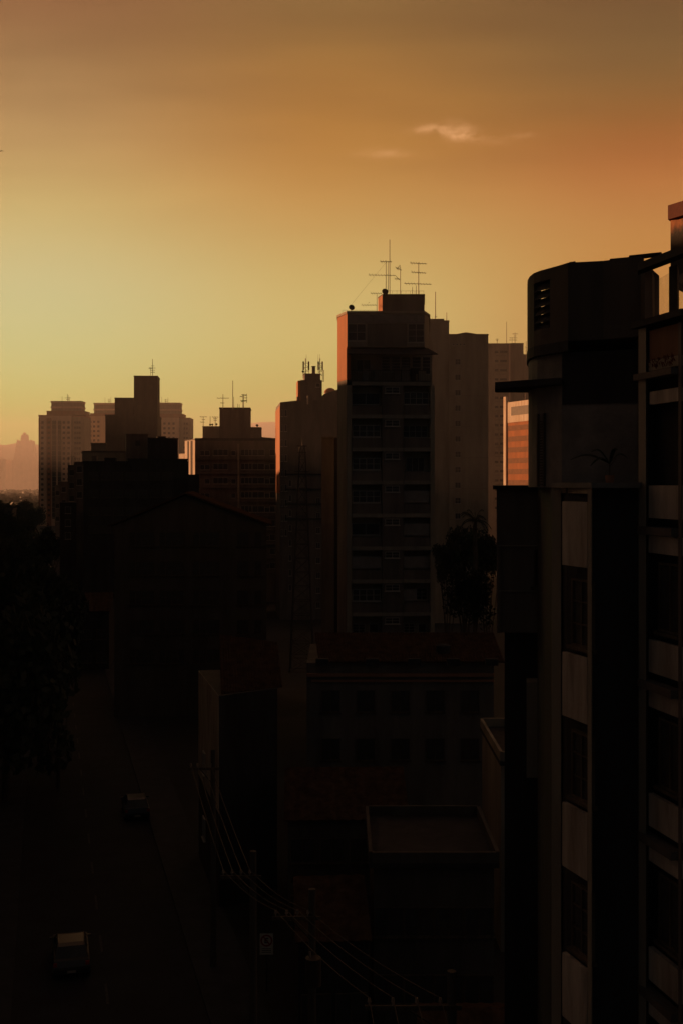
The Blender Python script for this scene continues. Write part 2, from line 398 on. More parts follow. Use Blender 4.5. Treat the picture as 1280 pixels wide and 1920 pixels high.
for i, (x0, x1, yt, d, lab) in enumerate(((-14, 6, 861, 3500, 'hazy pink slab block cut by the left photo edge'), (6.4, 21, 863, 3750, 'hazy pink block between the edge block and the stepped tower'))):
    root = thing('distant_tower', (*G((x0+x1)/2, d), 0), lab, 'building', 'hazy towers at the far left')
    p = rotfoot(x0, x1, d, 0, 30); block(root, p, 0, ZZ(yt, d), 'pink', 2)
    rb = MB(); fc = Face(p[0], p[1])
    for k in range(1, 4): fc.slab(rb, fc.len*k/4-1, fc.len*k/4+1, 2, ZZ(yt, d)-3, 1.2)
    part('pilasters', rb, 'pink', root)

# ------------------------------------------------------------------ three tall apartment towers
def apt(label, x0, x1, d, ytop, xa, xb, xc, xd, ystep, ycrown, glass=None, cols=(), cols2=(), xr=None, ang=0, antw=()):
    root = thing('apartment_tower', (*G(x0, d), 0), label, 'building', 'cream apartment towers at the left')
    p = rotfoot(x0, x1, d, ang, 20); zt = ZZ(ytop, d)
    block(root, p, 0, zt, 'cream', .6, 'terra')
    f = Face(p[0], p[1])
    if xr:                                   # recessed right wing
        pr = [f.pt(f.len+.02, -1.2), f.pt(f.hit(xr)[0], -1.2), f.pt(f.hit(xr)[0], -18), f.pt(f.len+.02, -18)]
        block(root, pr, 0, ZZ(ytop+1.5, d), 'plaster', .5, 'terra', 'side_wing')
    a0, a1 = f.hit(xa)[0], f.hit(xb)[0]
    q = [f.pt(a0, -.7), f.pt(a1, -.7), f.pt(a1, -15), f.pt(a0, -15)]
    block(root, q, zt+.604, ZZ(ystep, d), 'terra', .4, name='upper_wall')
    a0, a1 = f.hit(xc)[0], f.hit(xd)[0]
    q = [f.pt(a0, -2), f.pt(a1, -2), f.pt(a1, -12), f.pt(a0, -12)]
    zc0, zc1 = ZZ(ystep, d)+.404, ZZ(ycrown, d)
    part('crown_block', MB().prism(q, zc0, zc1), 'plaster', root)
    bd = MB()
    for fr in (.38, .97): bd.prism(offset_poly(q, .35), zc0+(zc1-zc0)*fr-.5, zc0+(zc1-zc0)*fr+.5)
    part('crown_bands', bd, 'cream', root)
    fh = 2.86; z = zt-4.2; rows = []
    while z > 4: rows.append(z); z -= fh
    strips = MB()                            # terracotta vertical bands
    for (sx0, sx1) in (((x0, x0+2.2), (x0+9+6, x0+9+15)) if xr else ((x0, x0+2),)):
        f.slab(strips, f.hit(sx0)[0]-.02, f.hit(min(sx1, x1))[0], .1, zt-1.2, .03)
    part('painted_bands', strips, 'terra', root)
    nwin = 0
    for c in cols:
        for z in rows[:22]:
            if nwin >= 100: break
            window(root, f, f.hit(c)[0], z, 1.35, 1.3, 'far', out=.035); nwin += 1
    if glass:
        for gx0, gx1 in glass:
            b0, b1 = f.hit(gx0)[0], f.hit(gx1)[0]; gm = MB(); f.slab(gm, b0, b1, 4, rows[0]+1.6, .04); part('glazed_strip', gm, 'glass', root)
            sm = MB()
            for z in rows: f.slab(sm, b0, b1, z-.75, z-.45, .16, -.045)
            part('balcony_slabs', sm, 'plaster', root)
    if cols2:
        rest = MB(); fr = Face(f.pt(f.len, -1.2), f.pt(f.hit(xr)[0], -1.2)) if xr else f
        for c in cols2:
            a = fr.hit(c)[0]
            for z in rows: fr.slab(rest, a-.55, a+.55, z, z+1.3, .05)
        o = part('window', rest, 'glass', root, stuff=True)
    return root
apt('cream apartment tower standing free at the left, its dark glazed strip full height', 73, 134, 650, 780, 87.5, 158, 95, 151, 771.5, 752.5,
    glass=((98.2, 106), (109, 115.6)), cols=(80, 92.3, 120.3, 129), cols2=(141.5, 145.8, 150), xr=158)
apt('cream apartment tower partly hidden behind the dark stepped block, seen on its left', 159, 214, 720, 780, 169, 223, 175.6, 222, 776, 756,
    cols=(162.5, 170, 177, 185), cols2=())
apt('cream apartment tower seen to the right of the dark stepped block', 262, 336, 700, 783, 255, 343, 262, 336.6, 777, 755.5,
    cols=(301, 309, 317.5, 326), cols2=(346.5, 351), xr=356)
antenna(127, 752, 738.5, 655, [(746, 122, 133, 0, 0), (749, 124.5, 131, 0, 0)], 'small faint aerial cluster on the free standing cream tower', r=.13, whips=((117, 752, 743), (131, 752, 744), (129, 752, 741)))
antenna(205, 756, 747, 725, [(750, 202, 208, 0, 0), (753, 203, 207.5, 0, 0)], 'small faint aerial on the tower left of the dark stepped block', r=.13, whips=((197.5, 756, 745), (208.5, 756, 744)))
antenna(311, 756, 748, 705, [(750, 308, 315, 0, 0), (753, 309, 315, 0, 0)], 'small faint aerial on the tower right of the dark stepped block', r=.13, whips=((304, 756, 744), (315.5, 756, 745)))

# ------------------------------------------------------------------ dark stepped block with tall core
ST = -13.5 # street angle (depth axis leans left): walls turned by +? see rotfoot
def sb(name, label, x0, x1, yt, d, ang, dep, m, cap=.4, capm=None, group=None, cat='building'):
    root = thing(name, (*G(x0, d), 0), label, cat, group)
    p = rotfoot(x0, x1, d, ang, dep); block(root, p, 0, ZZ(yt, d), m, cap, capm)
    return root, p, Face(p[0], p[1])
root, p, f = sb('stepped_building', 'dark brown stepped block with a tall slim core, between the cream towers', 198, 296, 780.5, 320, 5, 16, 'black', .5)
zt = ZZ(780.5, 320)
def onroof(root, f, xa, xb, yt, d, z0, m, back0=-.1, back1=-12, cap=.3, name='upper_wall', capm=None):
    a0, a1 = f.hit(xa)[0], f.hit(xb)[0]
    q = [f.pt(a0, back0), f.pt(a1, back0), f.pt(a1, back1), f.pt(a0, back1)]
    part(name, MB().prism(q, z0+.003, ZZ(yt, d)), m, root)
    if cap: part('roof', MB().prism(offset_poly(q, .12), ZZ(yt, d)+.003, ZZ(yt, d)+cap), capm or m, root)
    return Face(q[0], q[1]), ZZ(yt, d)+cap
onroof(root, f, 215.5, 251, 747.5, 320.3, zt+.5, 'black', -.1, -11)
fcore, _ = onroof(root, f, 251.5, 296, 706, 320.3, zt+.5, 'black', -.08, -9, name='core_tower')
for k, (wx, wy) in enumerate(((262, 768), (262, 792), (283, 730), (222, 765), (232, 800), (262, 818), (286, 800))):
    a0, d0 = (fcore if wx > 251 and wy < 780 else f).hit(wx)
    window(root, fcore if wx > 251 and wy < 780 else f, a0, ZZ(wy, d0), 1.1, 1.2, 'far', out=.01)
antenna(286.5, 704, 673, 321.5, [(690, 280, 292, 0, 3), (694, 282, 291, 0, 2), (698, 283, 291, 0, 2), (686, 284, 290, 0, 0)], 'spiky aerial mast on top of the dark core tower', r=.07)
antenna(283, 704, 688, 322.5, [(691, 279, 287, 0, 2)], 'short aerial beside the spiky mast on the dark core tower', r=.05)

# small lit bits and middle blocks in front of it
GM = 'dark blocks stepping down to the street'
r_, p, f = sb('small_roof_house', 'pale grey rooftop block with a thin lit left edge, below the dark stepped block', 171.5, 200, 833, 232, 12, 2.5, 'plaster', .3, group=GM)
r_, p, f = sb('grey_building', 'wide grey building with a flat roof below the lit rooftop block', 154.5, 241, 848, 226, 10, 6, 'plaster', .3, 'dark', group=GM)
onroof(r_, f, 167, 171, 862-16, 226, ZZ(848, 226)+.3, 'orange', -.1, -2, .1, 'chimney')
r_, p, f = sb('brown_building', 'brown block with a bright left edge left of the dark humped block', 237, 279, 816, 221, 11.4, 8, 'dark', .3, group=GM)
window(r_, f, f.hit(259)[0], ZZ(836, 222), .9, 1.0, 'far')
r_, p, f = sb('humped_building', 'black block with a small hump on its flat roof', 277.5, 334, 824, 211, 10, 9, 'black', .3, group=GM)
onroof(r_, f, 296, 312, 819, 212, ZZ(824, 211)+.3, 'black', -3, -7, .2, 'roof_tank')
# long dark block under them with ragged roof
r_, p, f = sb('long_dark_building', 'long low black building with a ragged roofline above the gabled house', 157, 353, 868, 190, 8, 16, 'black', .3, group=GM)
z0 = ZZ(868, 190)+.3
onroof(r_, f, 196, 216, 860, 191, z0, 'black', -.5, -6, .15, 'roof_tank')
onroof(r_, f, 240, 352, 862, 192, z0, 'black', -.9, -8, .2, 'parapet')
onroof(r_, f, 171, 180, 856, 192, z0, 'concrete', -2, -5, .1, 'roof_tank')
rng = random.Random(5)
for i in range(7):
    for j in range(4): window(r_, f, f.hit(176+i*23)[0], ZZ(900+j*33, 192), 1.5, 1.3, '2_d')
# narrow blocks to the left, along the street
for i, (x0, x1, yt, d, dep, m, lab) in enumerate((
    (139, 160, 868, 215, 9, 'dark', 'narrow dark block just left of the ragged roofed building'),
    (127.5, 142, 874, 235, 8, 'dark', 'narrow block with an open roof frame beside the free standing cream tower'),
    (112, 128, 905, 262, 8, 'dark', 'narrow block with a pale ledge low in front of the cream tower'),
    (103.5, 113, 911, 300, 8, 'concrete', 'slim block with a bright left edge low in front of the cream tower'),
    (113, 143, 945, 205, 6, 'black', 'lowest dark block at the foot of the street row'))):
    r_, p, f = sb('street_block', lab, x0, x1, yt, d, 12, dep, m, .25, group='dark blocks stepping down to the street')
    if i == 1:
        fr_ = MB(); zb = ZZ(yt, d)+.25
        for a in (f.len*.05, f.len*.5, f.len*.95): fr_.tube((*f.pt(a, -.2), zb), (*f.pt(a, -.2), zb+1.6), .06)
        fr_.tube((*f.pt(f.len*.05, -.2), zb+1.6), (*f.pt(f.len*.95, -.2), zb+1.6), .06)
        part('roof_frame', fr_, 'frame', r_)
    if i == 2:
        lg = MB(); f.slab(lg, f.len*.1, f.len*.9, ZZ(952, d), ZZ(949, d), .6); part('ledge', lg, 'white', r_)
    for j in range(3):
        a = f.len*.5; window(r_, f, a, ZZ(yt+18+j*24, d), 1.0, 1.2, '1')

# two tall lit pillars beyond the long building (bright left flank of a white block)
r_ = thing('white_flank_building', (*G(356, 262), 0), 'white flank split by a dark strip, brightly sunlit, left of the banded building', 'building')
f1 = Face(G(347, 266), G(366, 258)); pw = [tuple(f1.A), tuple(f1.B), f1.pt(f1.len, -3), f1.pt(0, -3)]
block(r_, pw, 0, ZZ(826, 262), 'white', .2, 'dark')
f0 = Face(G(336, 270), G(346.8, 266.2)); block(r_, [tuple(f0.A), tuple(f0.B), f0.pt(f0.len, -3), f0.pt(0, -3)], 0, ZZ(851, 268), 'white', .15, 'dark', 'low_wing')
gp = MB(); f1.slab(gp, f1.hit(352.6)[0], f1.hit(354)[0], 2, ZZ(827, 262), .12); f1.slab(gp, f1.hit(358.5)[0], f1.hit(361)[0], 2, ZZ(827, 262), .12); part('dark_strip', gp, 'black', r_)
r_, p, f = sb('low_dark_block', 'low black block under the sunlit white flank', 352.5, 374, 892, 188, 6, 10, 'black', .2, group=GM)

# ------------------------------------------------------------------ banded building with roof boxes (I)
d = 235
r_, p, f = sb('banded_building', 'wide dark building with pale floor bands and boxy roof rooms, left of centre', 366.5, 532, 826, d, 3, 18, 'dark', .5, 'black')
zr = ZZ(826, d)+.5
onroof(r_, f, 411.5, 469, 766, d, zr, 'dark', -1, -8, .3, 'roof_room', 'black')
onroof(r_, f, 469.3, 490, 802, d, zr, 'dark', -1.1, -8, .2, 'roof_room', 'black')
onroof(r_, f, 379, 410.8, 800, d+1, zr, 'plaster', -2, -8, .15, 'roof_room', 'plaster')
mb = MB(); A = f.pt(f.hit(490.6)[0], -1.5); B = f.pt(f.hit(531)[0], -1.5); C_ = f.pt(f.hit(531)[0], -7); D_ = f.pt(f.hit(490.6)[0], -7)
za, zb = ZZ(818.5, d), ZZ(825, d)-.1
mb.hexa([(*A, zr-.1), (*B, zr-.1), (*C_, zr-.1), (*D_, zr-.1)], [(*A, za), (*B, zb+.3), (*C_, zb+.3), (*D_, za)])
part('sloping_roof', mb, 'black', r_)
bands = MB()
for k in range(9):
    z = ZZ(859.5+26.6*k, d); f.slab(bands, .02, f.len-.02, z-.28, z, .35)
part('floor_bands', bands, 'dark', r_)
for k in range(9):
    zz = ZZ(856+26.6*k, d)
    for (wx, ww, st) in ((380, .9, '1'), (389, 1.0, '1'), (414, 3.0, '3'), (438, .9, '1'), (463, 2.4, '3'), (484, 2.6, '2'), (501, 1.0, '1'), (516, 2.2, '2')):
        if rng.random() < .12: continue
        hh = 1.3 if ww > 1 else 1.0
        w_ = window(r_, f, f.hit(wx)[0], zz+.2, ww, hh, st, out=.0)
pi_ = MB()
for wx in (447.5, 527): f.slab(pi_, f.hit(wx)[0]-.2, f.hit(wx)[0]+.2, 2, ZZ(832, d), .38)
part('pilasters', pi_, 'plaster', r_)
antenna(418.5, 765, 739, d-3, [(746.5, 407, 430, 0, 4), (755.5, 414, 421, 0, 2)], 'cross shaped aerial at the left end of the banded building top room', r=.055)
antenna(436.8, 765, 713.5, d-3, [], 'tall single whip mast on the banded building top room', r=.06, whips=((438.8, 765, 744), (446, 765, 757), (449, 765, 758)))
antenna(457, 765, 739, d-3, [(740, 453, 463, 0, 0), (744, 450, 463, -3, 3), (751, 451, 464, 0, 3), (753.5, 452, 462, -2, 2), (746, 455, 464, 0, 0)], 'thick many armed aerial at the right end of the banded building top room', r=.06, whips=((455.5, 765, 739), (463, 752, 738)))
antenna(381.5, 799, 782, d-2, [(781.5, 375, 389, 0, 3), (786.5, 379, 385, 0, 2), (791.5, 376, 384, 0, 2)], 'two armed aerial on the low pale roof room', r=.05)
antenna(394.5, 799, 780.5, d-2, [], 'thin whip on the low pale roof room between two aerials', r=.05)
antenna(404, 799, 781, d-2, [(782, 398, 410, 0, 3), (785, 400.5, 408, 0, 2), (788, 401.5, 407, 0, 2)], 'bushy headed aerial beside the top room wall', r=.05)
dish(482.5, 798, .27, d-2, 'lone black round dish on the right roof room of the banded building', 801.5)
dish(406.5, 795.5, .2, d-2.2, 'small black dish under the bushy headed aerial', 800)
dish(394.5, 796.5, .22, d-2.2, 'small black dish at the foot of the thin whip', 800)
dish(398.5, 796.3, .21, d-2.4, 'right hand of the two dishes at the foot of the thin whip', 800)

# ------------------------------------------------------------------ orange flanked building with cell antennas (J)
d = 205
r_, p, f = sb('orange_flanked_building', 'dark building with an orange lit flank and a cell antenna tower on its roof', 525.5, 640, 757, d, 6, 16, 'dark', 0)
zt = ZZ(757, d)
bw = Face(p[3], p[0])
wing = [f.pt(0.02, .02), f.pt(f.len, .02), f.pt(f.len, 1.0), f.pt(0.02, 1.0)]
part('side_wall', MB().prism([f.pt(-.05, -.1), f.pt(-.005, -.1), f.pt(-.005, -15.9), f.pt(-.05, -15.9)], ZZ(925, d), ZZ(761, d)), 'orange', r_)  # orange panel paints sunlight onto the left side of the dark wall
mb = MB(); q = [f.pt(0, .1), f.pt(f.len, .1), f.pt(f.len, -16), f.pt(0, -16)]
za = ZZ(757, d)
aa = f.hit(558)[0]; ab = f.hit(608)[0]
def seg(a0, a1, z0, z1, nm):
    m_ = MB(); Q = [f.pt(a0, .1), f.pt(a1, .1), f.pt(a1, -15), f.pt(a0, -15)]
    m_.hexa([(*Q[0], zt+.002), (*Q[1], zt+.002), (*Q[2], zt+.002), (*Q[3], zt+.002)], [(*Q[0], z0), (*Q[1], z1), (*Q[2], z1), (*Q[3], z0)])
    part(nm, m_, 'dark', r_)
seg(0, aa, zt+.25, ZZ(750.5, d), 'sloping_parapet'); seg(aa+.01, ab, ZZ(750.5, d), ZZ(750, d), 'parapet'); seg(ab+.01, f.len, ZZ(738, d), ZZ(727, d), 'sloping_parapet')
onroof(r_, f, 557.5, 561.5, 744, d, ZZ(751, d), 'dark', -.3, -1.5, .05, 'chimney')
fz, ztop = onroof(r_, f, 565.5, 606, 711, d+1, ZZ(751, d), 'dark', -2.2, -7, 0, 'lift_tower')
a0 = f.hit(565)[0]
part('lit_flank', MB().prism([f.pt(a0-.40, -2.6), f.pt(a0-.01, -2.25), f.pt(a0-.01, -6.9), f.pt(a0-.40, -6.9)], ZZ(751, d), ZZ(711, d)), 'orange', r_)  # sun's orange given to this side as colour
onroof(r_, f, 573.5, 603.5, 699, d+1, ZZ(711, d), 'dark', -2.8, -6.6, .1, 'lift_tower_top')
onroof(r_, f, 588.5, 594.5, 684, d+1, ZZ(699, d)+.1, 'concrete', -3.6, -4.3, .1, 'water_tank')
part('corner_post', MB().tube(W(577, 758, d-1), W(577, 742, d-1), .12), 'white', r_)
window(r_, fz, fz.hit(596)[0], ZZ(725, d+2), .7, .7, '1')
for k in range(9):
    for wx in (529, 536): window(r_, f, f.hit(wx)[0], ZZ(781+28*k, d), .45 if wx > 530 else .3, 1.2, '1', out=.1)
for k in range(8):
    window(r_, f, f.hit(596.5)[0], ZZ(945+28*k, d), .75, 1.1, '2', out=.0); window(r_, f, f.hit(544)[0], ZZ(912+28*k, d), .5, 1.1, '1')
fl = MB()
for k in range(4): z = ZZ(888+28*k, d); f.slab(fl, .8, f.len, z-.2, z, .2)
part('floor_bands', fl, 'black', r_)
def cell(px, label, x0, x1, ytop, yb, whips, ladder=False):
    dd = d+5; b = W(px, yb, dd); root = thing('cell_antenna', (b.x, b.y, b.z), label, 'antenna', 'cell antennas on the lift tower')
    mb = MB().tube(b, W(px, ytop, dd), .07)
    part('mast', mb, 'mast', root)
    for k, x in enumerate((x0, x1)):
        t = W(x, ytop+6, dd); bt = W(x, ytop+22, dd)
        part('panel_antenna', MB().box(t.x-.13, t.x+.13, t.y-.1, t.y+.1, bt.z, t.z), 'brick', root)
    m2 = MB()
    for y in (ytop+9, ytop+17, ytop+24, ytop+31):
        m2.tube(W(x0, y, dd), W(x1, y, dd), .035)
    m2.tube(W(x0, ytop+5, dd), W(x0, yb, dd), .04).tube(W(x1, ytop+5, dd), W(x1, yb, dd), .04)
    for k in range(3): m2.tube(W(x0, ytop+9+k*8, dd), W(x1, ytop+17+k*8, dd), .03)
    part('support_frame', m2, 'brick', root)
    for (x, y0, y1) in whips: part('whip', MB().tube(W(x, y0, dd), W(x, y1, dd), .035, .02), 'mast', root)
cell(573, 'cell antenna cluster at the left of the lift tower top', 569, 579, 672, 708, ((574.5, 680, 664.5), (579, 690, 679)))
cell(600, 'cell antenna cluster at the right of the lift tower top', 597, 604.5, 672, 700, ((596.5, 680, 664), (599.5, 680, 664)))
lad = MB()
for x in (604.7, 607.3): lad.tube(W(x, 694, d+4), W(x, 716, d+4), .04)
for k in range(9): lad.tube(W(604.7, 695+k*2.5, d+4), W(607.3, 695+k*2.5, d+4), .03)
part('ladder', lad, 'brick', r_)
dish(568.3, 697, .22, d+4, 'small dark dish on the left cell antenna cluster', 708)
# pinkish dome roof behind
dc = W(619, 737, 300); root = thing('domed_building', (dc.x, dc.y, 0), 'pinkish dome roof peeping out beside the centre tower', 'building')
mb = MB(); K = 20; R0 = 1.55
part('wall', MB().prism([(dc.x+1.5*math.cos(2*PI*k/K), dc.y+1.5*math.sin(2*PI*k/K)) for k in range(K)], 0, dc.z), 'pink', root)
prev = None
for j in range(7):
    t = j/6*PI/2; ring = [(dc.x+R0*math.cos(t)*math.cos(2*PI*k/K), dc.y+R0*math.cos(t)*math.sin(2*PI*k/K), dc.z+.003+R0*.85*math.sin(t)) for k in range(K)]
    if prev:
        for k in range(K): mb.face([prev[k], prev[(k+1) % K], ring[(k+1) % K], ring[k]])
    prev = ring
part('dome', mb, 'orange', root, smooth=True)

# slim pale slab building left of the main tower (K)
d = 122
r_, p, f = sb('slim_slab_building', 'slim windowless pale slab reaching up to mid height left of the centre tower', 603, 626, 822, d, -1.5, 10, 'dark', .2)
part('recess', MB().prism([f.pt(f.len+.01, -.6), f.pt(f.len+.5, -.6), f.pt(f.len+.5, -10), f.pt(f.len+.01, -10)], 0, ZZ(821, d)), 'black', r_)

# lattice mast
d = 150; root = thing('lattice_mast', (*G(566, d), 0), 'dark lattice telecom mast with platforms in front of the orange flanked building', 'mast')
def lw(y): return .45+.75*max(0, (y-836))/300
legs = []
for sx, sy in ((-1,-1),(1,-1),(1,1),(-1,1)):
    b = Vector((*G(566, d), 0)); yb = 905+24/d*F; t = W(567, 836, d)
    w1, w0 = .33, 1.5
    P0 = b+Vector((sx*w0, sy*w0, 0)); P1 = t+Vector((sx*w1, sy*w1, 0)); legs.append((P0, P1))
    part('leg', MB().tube(P0, P1, .10, .07), 'metal', root)
br = MB(); nseg = 16
for k in range(nseg):
    for a in range(4):
        A0, A1 = legs[a]; B0, B1 = legs[(a+1) % 4]
        br.tube(A0.lerp(A1, k/nseg), B0.lerp(B1, (k+1)/nseg), .035, n=4); br.tube(B0.lerp(B1, k/nseg), A0.lerp(A1, (k+1)/nseg), .035, n=4)
        br.tube(A0.lerp(A1, k/nseg), B0.lerp(B1, k/nseg), .05, n=4)
part('bracing', br, 'metal', root)
for y, w in ((836, .7), (848, .6), (884, .9)):
    c = W(566.5, y, d); part('platform', MB().box(c.x-w, c.x+w, c.y-w, c.y+w, c.z-.08, c.z+.02), 'metal', root)
part('finial', MB().tube(W(567, 836, d), W(567, 826, d), .05, .02), 'metal', root)

# ------------------------------------------------------------------ main tower (M)
D = 103
root = thing('balcony_tower', (*G(650, D), 0), 'tall slim apartment tower at centre with stacked balconies, an awning and roof aerials', 'building')
FR = Face(G(649.5, D), G(814, D+.4))
def A_(px): return FR.hit(px)[0]
def Zm(py): return ZZ(py, D)
back = 13
# upper body (above the awning)
up = [G(651, D), G(795, D), G(804, D+2.2), G(804, D+back), G(636.5, D+back), G(633, D+2.6)]
ZU0, ZU1 = Zm(651), Zm(588)
part('upper_wall', MB().prism(up, ZU0, ZU1), 'plaster', root)
part('upper_side_wall', MB().prism([G(650.9, D), G(650.5, D-.02), G(632.5, D+2.58), G(632.8, D+2.66)], ZU0, ZU1), 'orange', root)  # low sun on this side painted as orange, front stays plaster
part('parapet', MB().prism(offset_poly(up, .10), ZU1+.003, Zm(583.3)), 'plaster', root)
tb = MB(); FU = Face(G(651, D), G(795, D)); FU.slab(tb, 0, FU.len, Zm(606), Zm(590), .06); part('fascia_panel', tb, 'concrete', root)
dk = MB(); FU.slab(dk, FU.hit(688)[0], FU.hit(762)[0], Zm(649), Zm(607), .03); part('wall_panel', dk, 'dark', root)
for (x0, x1, y0, y1, st) in ((652, 685.5, 607, 639, '2x2'), (764, 797, 607, 642, 'cross')):
    x1 = min(x1, 794.5)
    a0, a1, z0, z1 = FU.rect(x0, x1, y0, y1)
    window(root, FU, (a0+a1)/2, z0, a1-a0, z1-z0, st)
    ap = MB(); FU.slab(ap, a0, a1, Zm(649), z0-.09, .05); part('apron_panel', ap, 'slab', root)
# awning
aw = MB(); a0, a1 = A_(654), A_(803); b0, b1 = A_(664), A_(815)
aw.hexa([(*FR.pt(A_(650), 1.5), Zm(668)), (*FR.pt(A_(816), 1.5), Zm(668)), (*FR.pt(A_(803), -.3), Zm(654)), (*FR.pt(A_(652), -.3), Zm(654))],
        [(*FR.pt(A_(650), 1.5), Zm(666)), (*FR.pt(A_(816), 1.5), Zm(666)), (*FR.pt(A_(803), -.3), Zm(651.5)), (*FR.pt(A_(652), -.3), Zm(651.5))])
part('awning', aw, 'black', root)
# lower body, recessed bays: solid core + front piers
RB = 1.35
core = [FR.pt(.35, -RB), FR.pt(FR.len-.05, -RB), FR.pt(FR.len-.05, -back), (G(640, D+back)), G(633.5, D+3.0)]
part('wall', MB().prism(core, 0, ZU0-.003), 'plaster', root)
piers = MB()
zt = Zm(722)
for (x0, x1, o) in ((650, 659, 0), (806, 814, 0)): FR.slab(piers, A_(x0), A_(x1), 0, zt, o, RB-.002)
part('pier', piers, 'plaster', root)
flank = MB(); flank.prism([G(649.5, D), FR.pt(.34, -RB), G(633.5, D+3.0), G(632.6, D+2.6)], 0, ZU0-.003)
part('side_wall', flank, 'dark', root)  # darker render paints the shaded part of the flank
flank2 = MB(); flank2.prism([G(649.3, D-.02), FR.pt(.34, -.02), G(633.5, D+3.0), G(632.4, D+2.6)], Zm(712), ZU0-.004); part('sunlit_side_wall', flank2, 'orange', root)  # sunlight painted in ochre, ending at the shade line
cw = MB(); FR.slab(cw, A_(716), A_(756), 0, zt, -.02, RB-.002); part('centre_wall', cw, 'dark', root)
# floors
ys = [719+61.9*k for k in range(-0, 10)]
slabs = []
for k, y in enumerate(ys):
    z = Zm(y)
    for (x0, x1) in ((659.3, 715.7), (756.3, 805.7)):
        sm = MB(); FR.slab(sm, A_(x0), A_(x1), z-.17, z+.17, .05, RB-.004); part('balcony_slab', sm, 'slab', root)
    em = MB(); FR.slab(em, A_(716.1), A_(755.9), z-.16, z+.16, .03, -.0); part('floor_band', em, 'slab', root)
styles = [('bars','grid'), ('grid','louvre'), ('grid','none'), ('grid','shut'), ('bars','shut'), ('shut','shut'), ('grid','shut2'), ('small','small'), ('none','grid'), ('none','none')]
for k, y in enumerate(ys[:-1]):
    zb = Zm(y+61.9)+.17; ztop_ = Zm(y)-.17; hh = ztop_-zb
    for s_, (x0, x1) in enumerate(((659.6, 715.4), (756.6, 805.4))):
        st = styles[k % 10][s_]; a0, a1 = A_(x0), A_(x1); am = (a0+a1)/2; w = a1-a0
        # parapet glass/rail
        rl_ = MB(); FR.slab(rl_, a0+.02, a1-.02, zb+.002, zb+.80, -.05, .10); part('balcony_rail', rl_, 'dark', root)
        cp = MB(); FR.slab(cp, a0+.02, a1-.02, zb+.802, zb+.86, -.02, .14); part('rail_cap', cp, 'dark', root)
        zz = zb+.95; wh = ztop_-.55-zz
        fb = Face(FR.pt(0, -RB), FR.pt(FR.len, -RB))
        if st in ('shut', 'shut2'):
            s2 = MB(); FR.slab(s2, a0+.02, a1-.02 if st == 'shut' else am, zz, zz+wh, -.30, .34); part('shutter', s2, 'shutter', root)
            if st == 'shut2': window(root, fb, am+w/4, zz, w*.42, wh, 'cross')
        elif st == 'small': window(root, fb, a0+w*.26, zz, w*.42, wh*.75, 'cross'); window(root, fb, a0+w*.76, zz, w*.30, wh*.75, '1')
        elif st != 'none': window(root, fb, am, zz, w*.95, wh, {'bars':'2', 'grid':'4', 'louvre':'4'}[st], out=.75 if st == 'grid' else 0)
        else: window(root, fb, am, zb+.1, w*.7, hh-.6, '3')
    # little toplight in the centre wall
    zc = Zm(y+18); fcn = Face(FR.pt(0, -.02), FR.pt(FR.len, -.02))
    window(root, fcn, A_(735), zc, 1.25, .55, '2x2')
# top terrace
zb = Zm(719)+.17
tr = Face(FR.pt(0, -RB), FR.pt(FR.len, -RB))
for (x0, x1, y0, y1, st) in ((667, 694, 674, 697, '2'), (714.5, 731, 669, 697, 'louvre'), (733, 750, 669, 697, 'louvre'), (751, 769, 669, 697, 'louvre'), (771, 788.5, 669, 702, 'louvre'), (790.5, 806, 669, 702, 'louvre')):
    a0, a1, z0, z1 = tr.rect(x0, x1, y0, y1); window(root, tr, (a0+a1)/2, z0, a1-a0, z1-z0, st)
rl_ = MB(); FR.slab(rl_, A_(659.6), A_(806), zb+.002, zb+.10, -.02, .12)
for k in range(34):
    a = A_(660)+(A_(805)-A_(660))*k/33; rl_.tube((*FR.pt(a, -.07), zb+.1), (*FR.pt(a, -.07), zb+1.0), .012, n=4)
rl_.tube((*FR.pt(A_(660), -.07), zb+1.0), (*FR.pt(A_(805), -.07), zb+1.0), .03)
part('terrace_railing', rl_, 'metal', root)
for (x, w, h, m) in ((686, .5, 1.1, 'shutter'), (706, .45, .9, 'dark'), (745, .5, 1.0, 'dark'), (760, .7, 1.25, 'concrete'), (775, .4, 1.2, 'black'), (792, .65, 1.0, 'slab')):
    a = A_(x); q = [FR.pt(a-w/2, -.35), FR.pt(a+w/2, -.35), FR.pt(a+w/2, -.8), FR.pt(a-w/2, -.8)]
    o = link('terrace_cabinet', None) if False else None
    rt = thing('terrace_box', (*FR.pt(a, -.55), zb), {686:'pale narrow cupboard at the left of the tower terrace', 706:'dark box next to the pale cupboard on the terrace', 745:'dark box under the louvred windows of the terrace', 760:'grey washing machine sized box on the terrace', 775:'black tall box on the terrace', 792:'light square box at the right end of the terrace'}[x], 'box', 'boxes on the tower terrace')
    part('cabinet', MB().prism(q, zb+.003, zb+h), m, rt); part('lid', MB().prism(offset_poly(q, .03), zb+h+.001, zb+h+.05), m, rt)
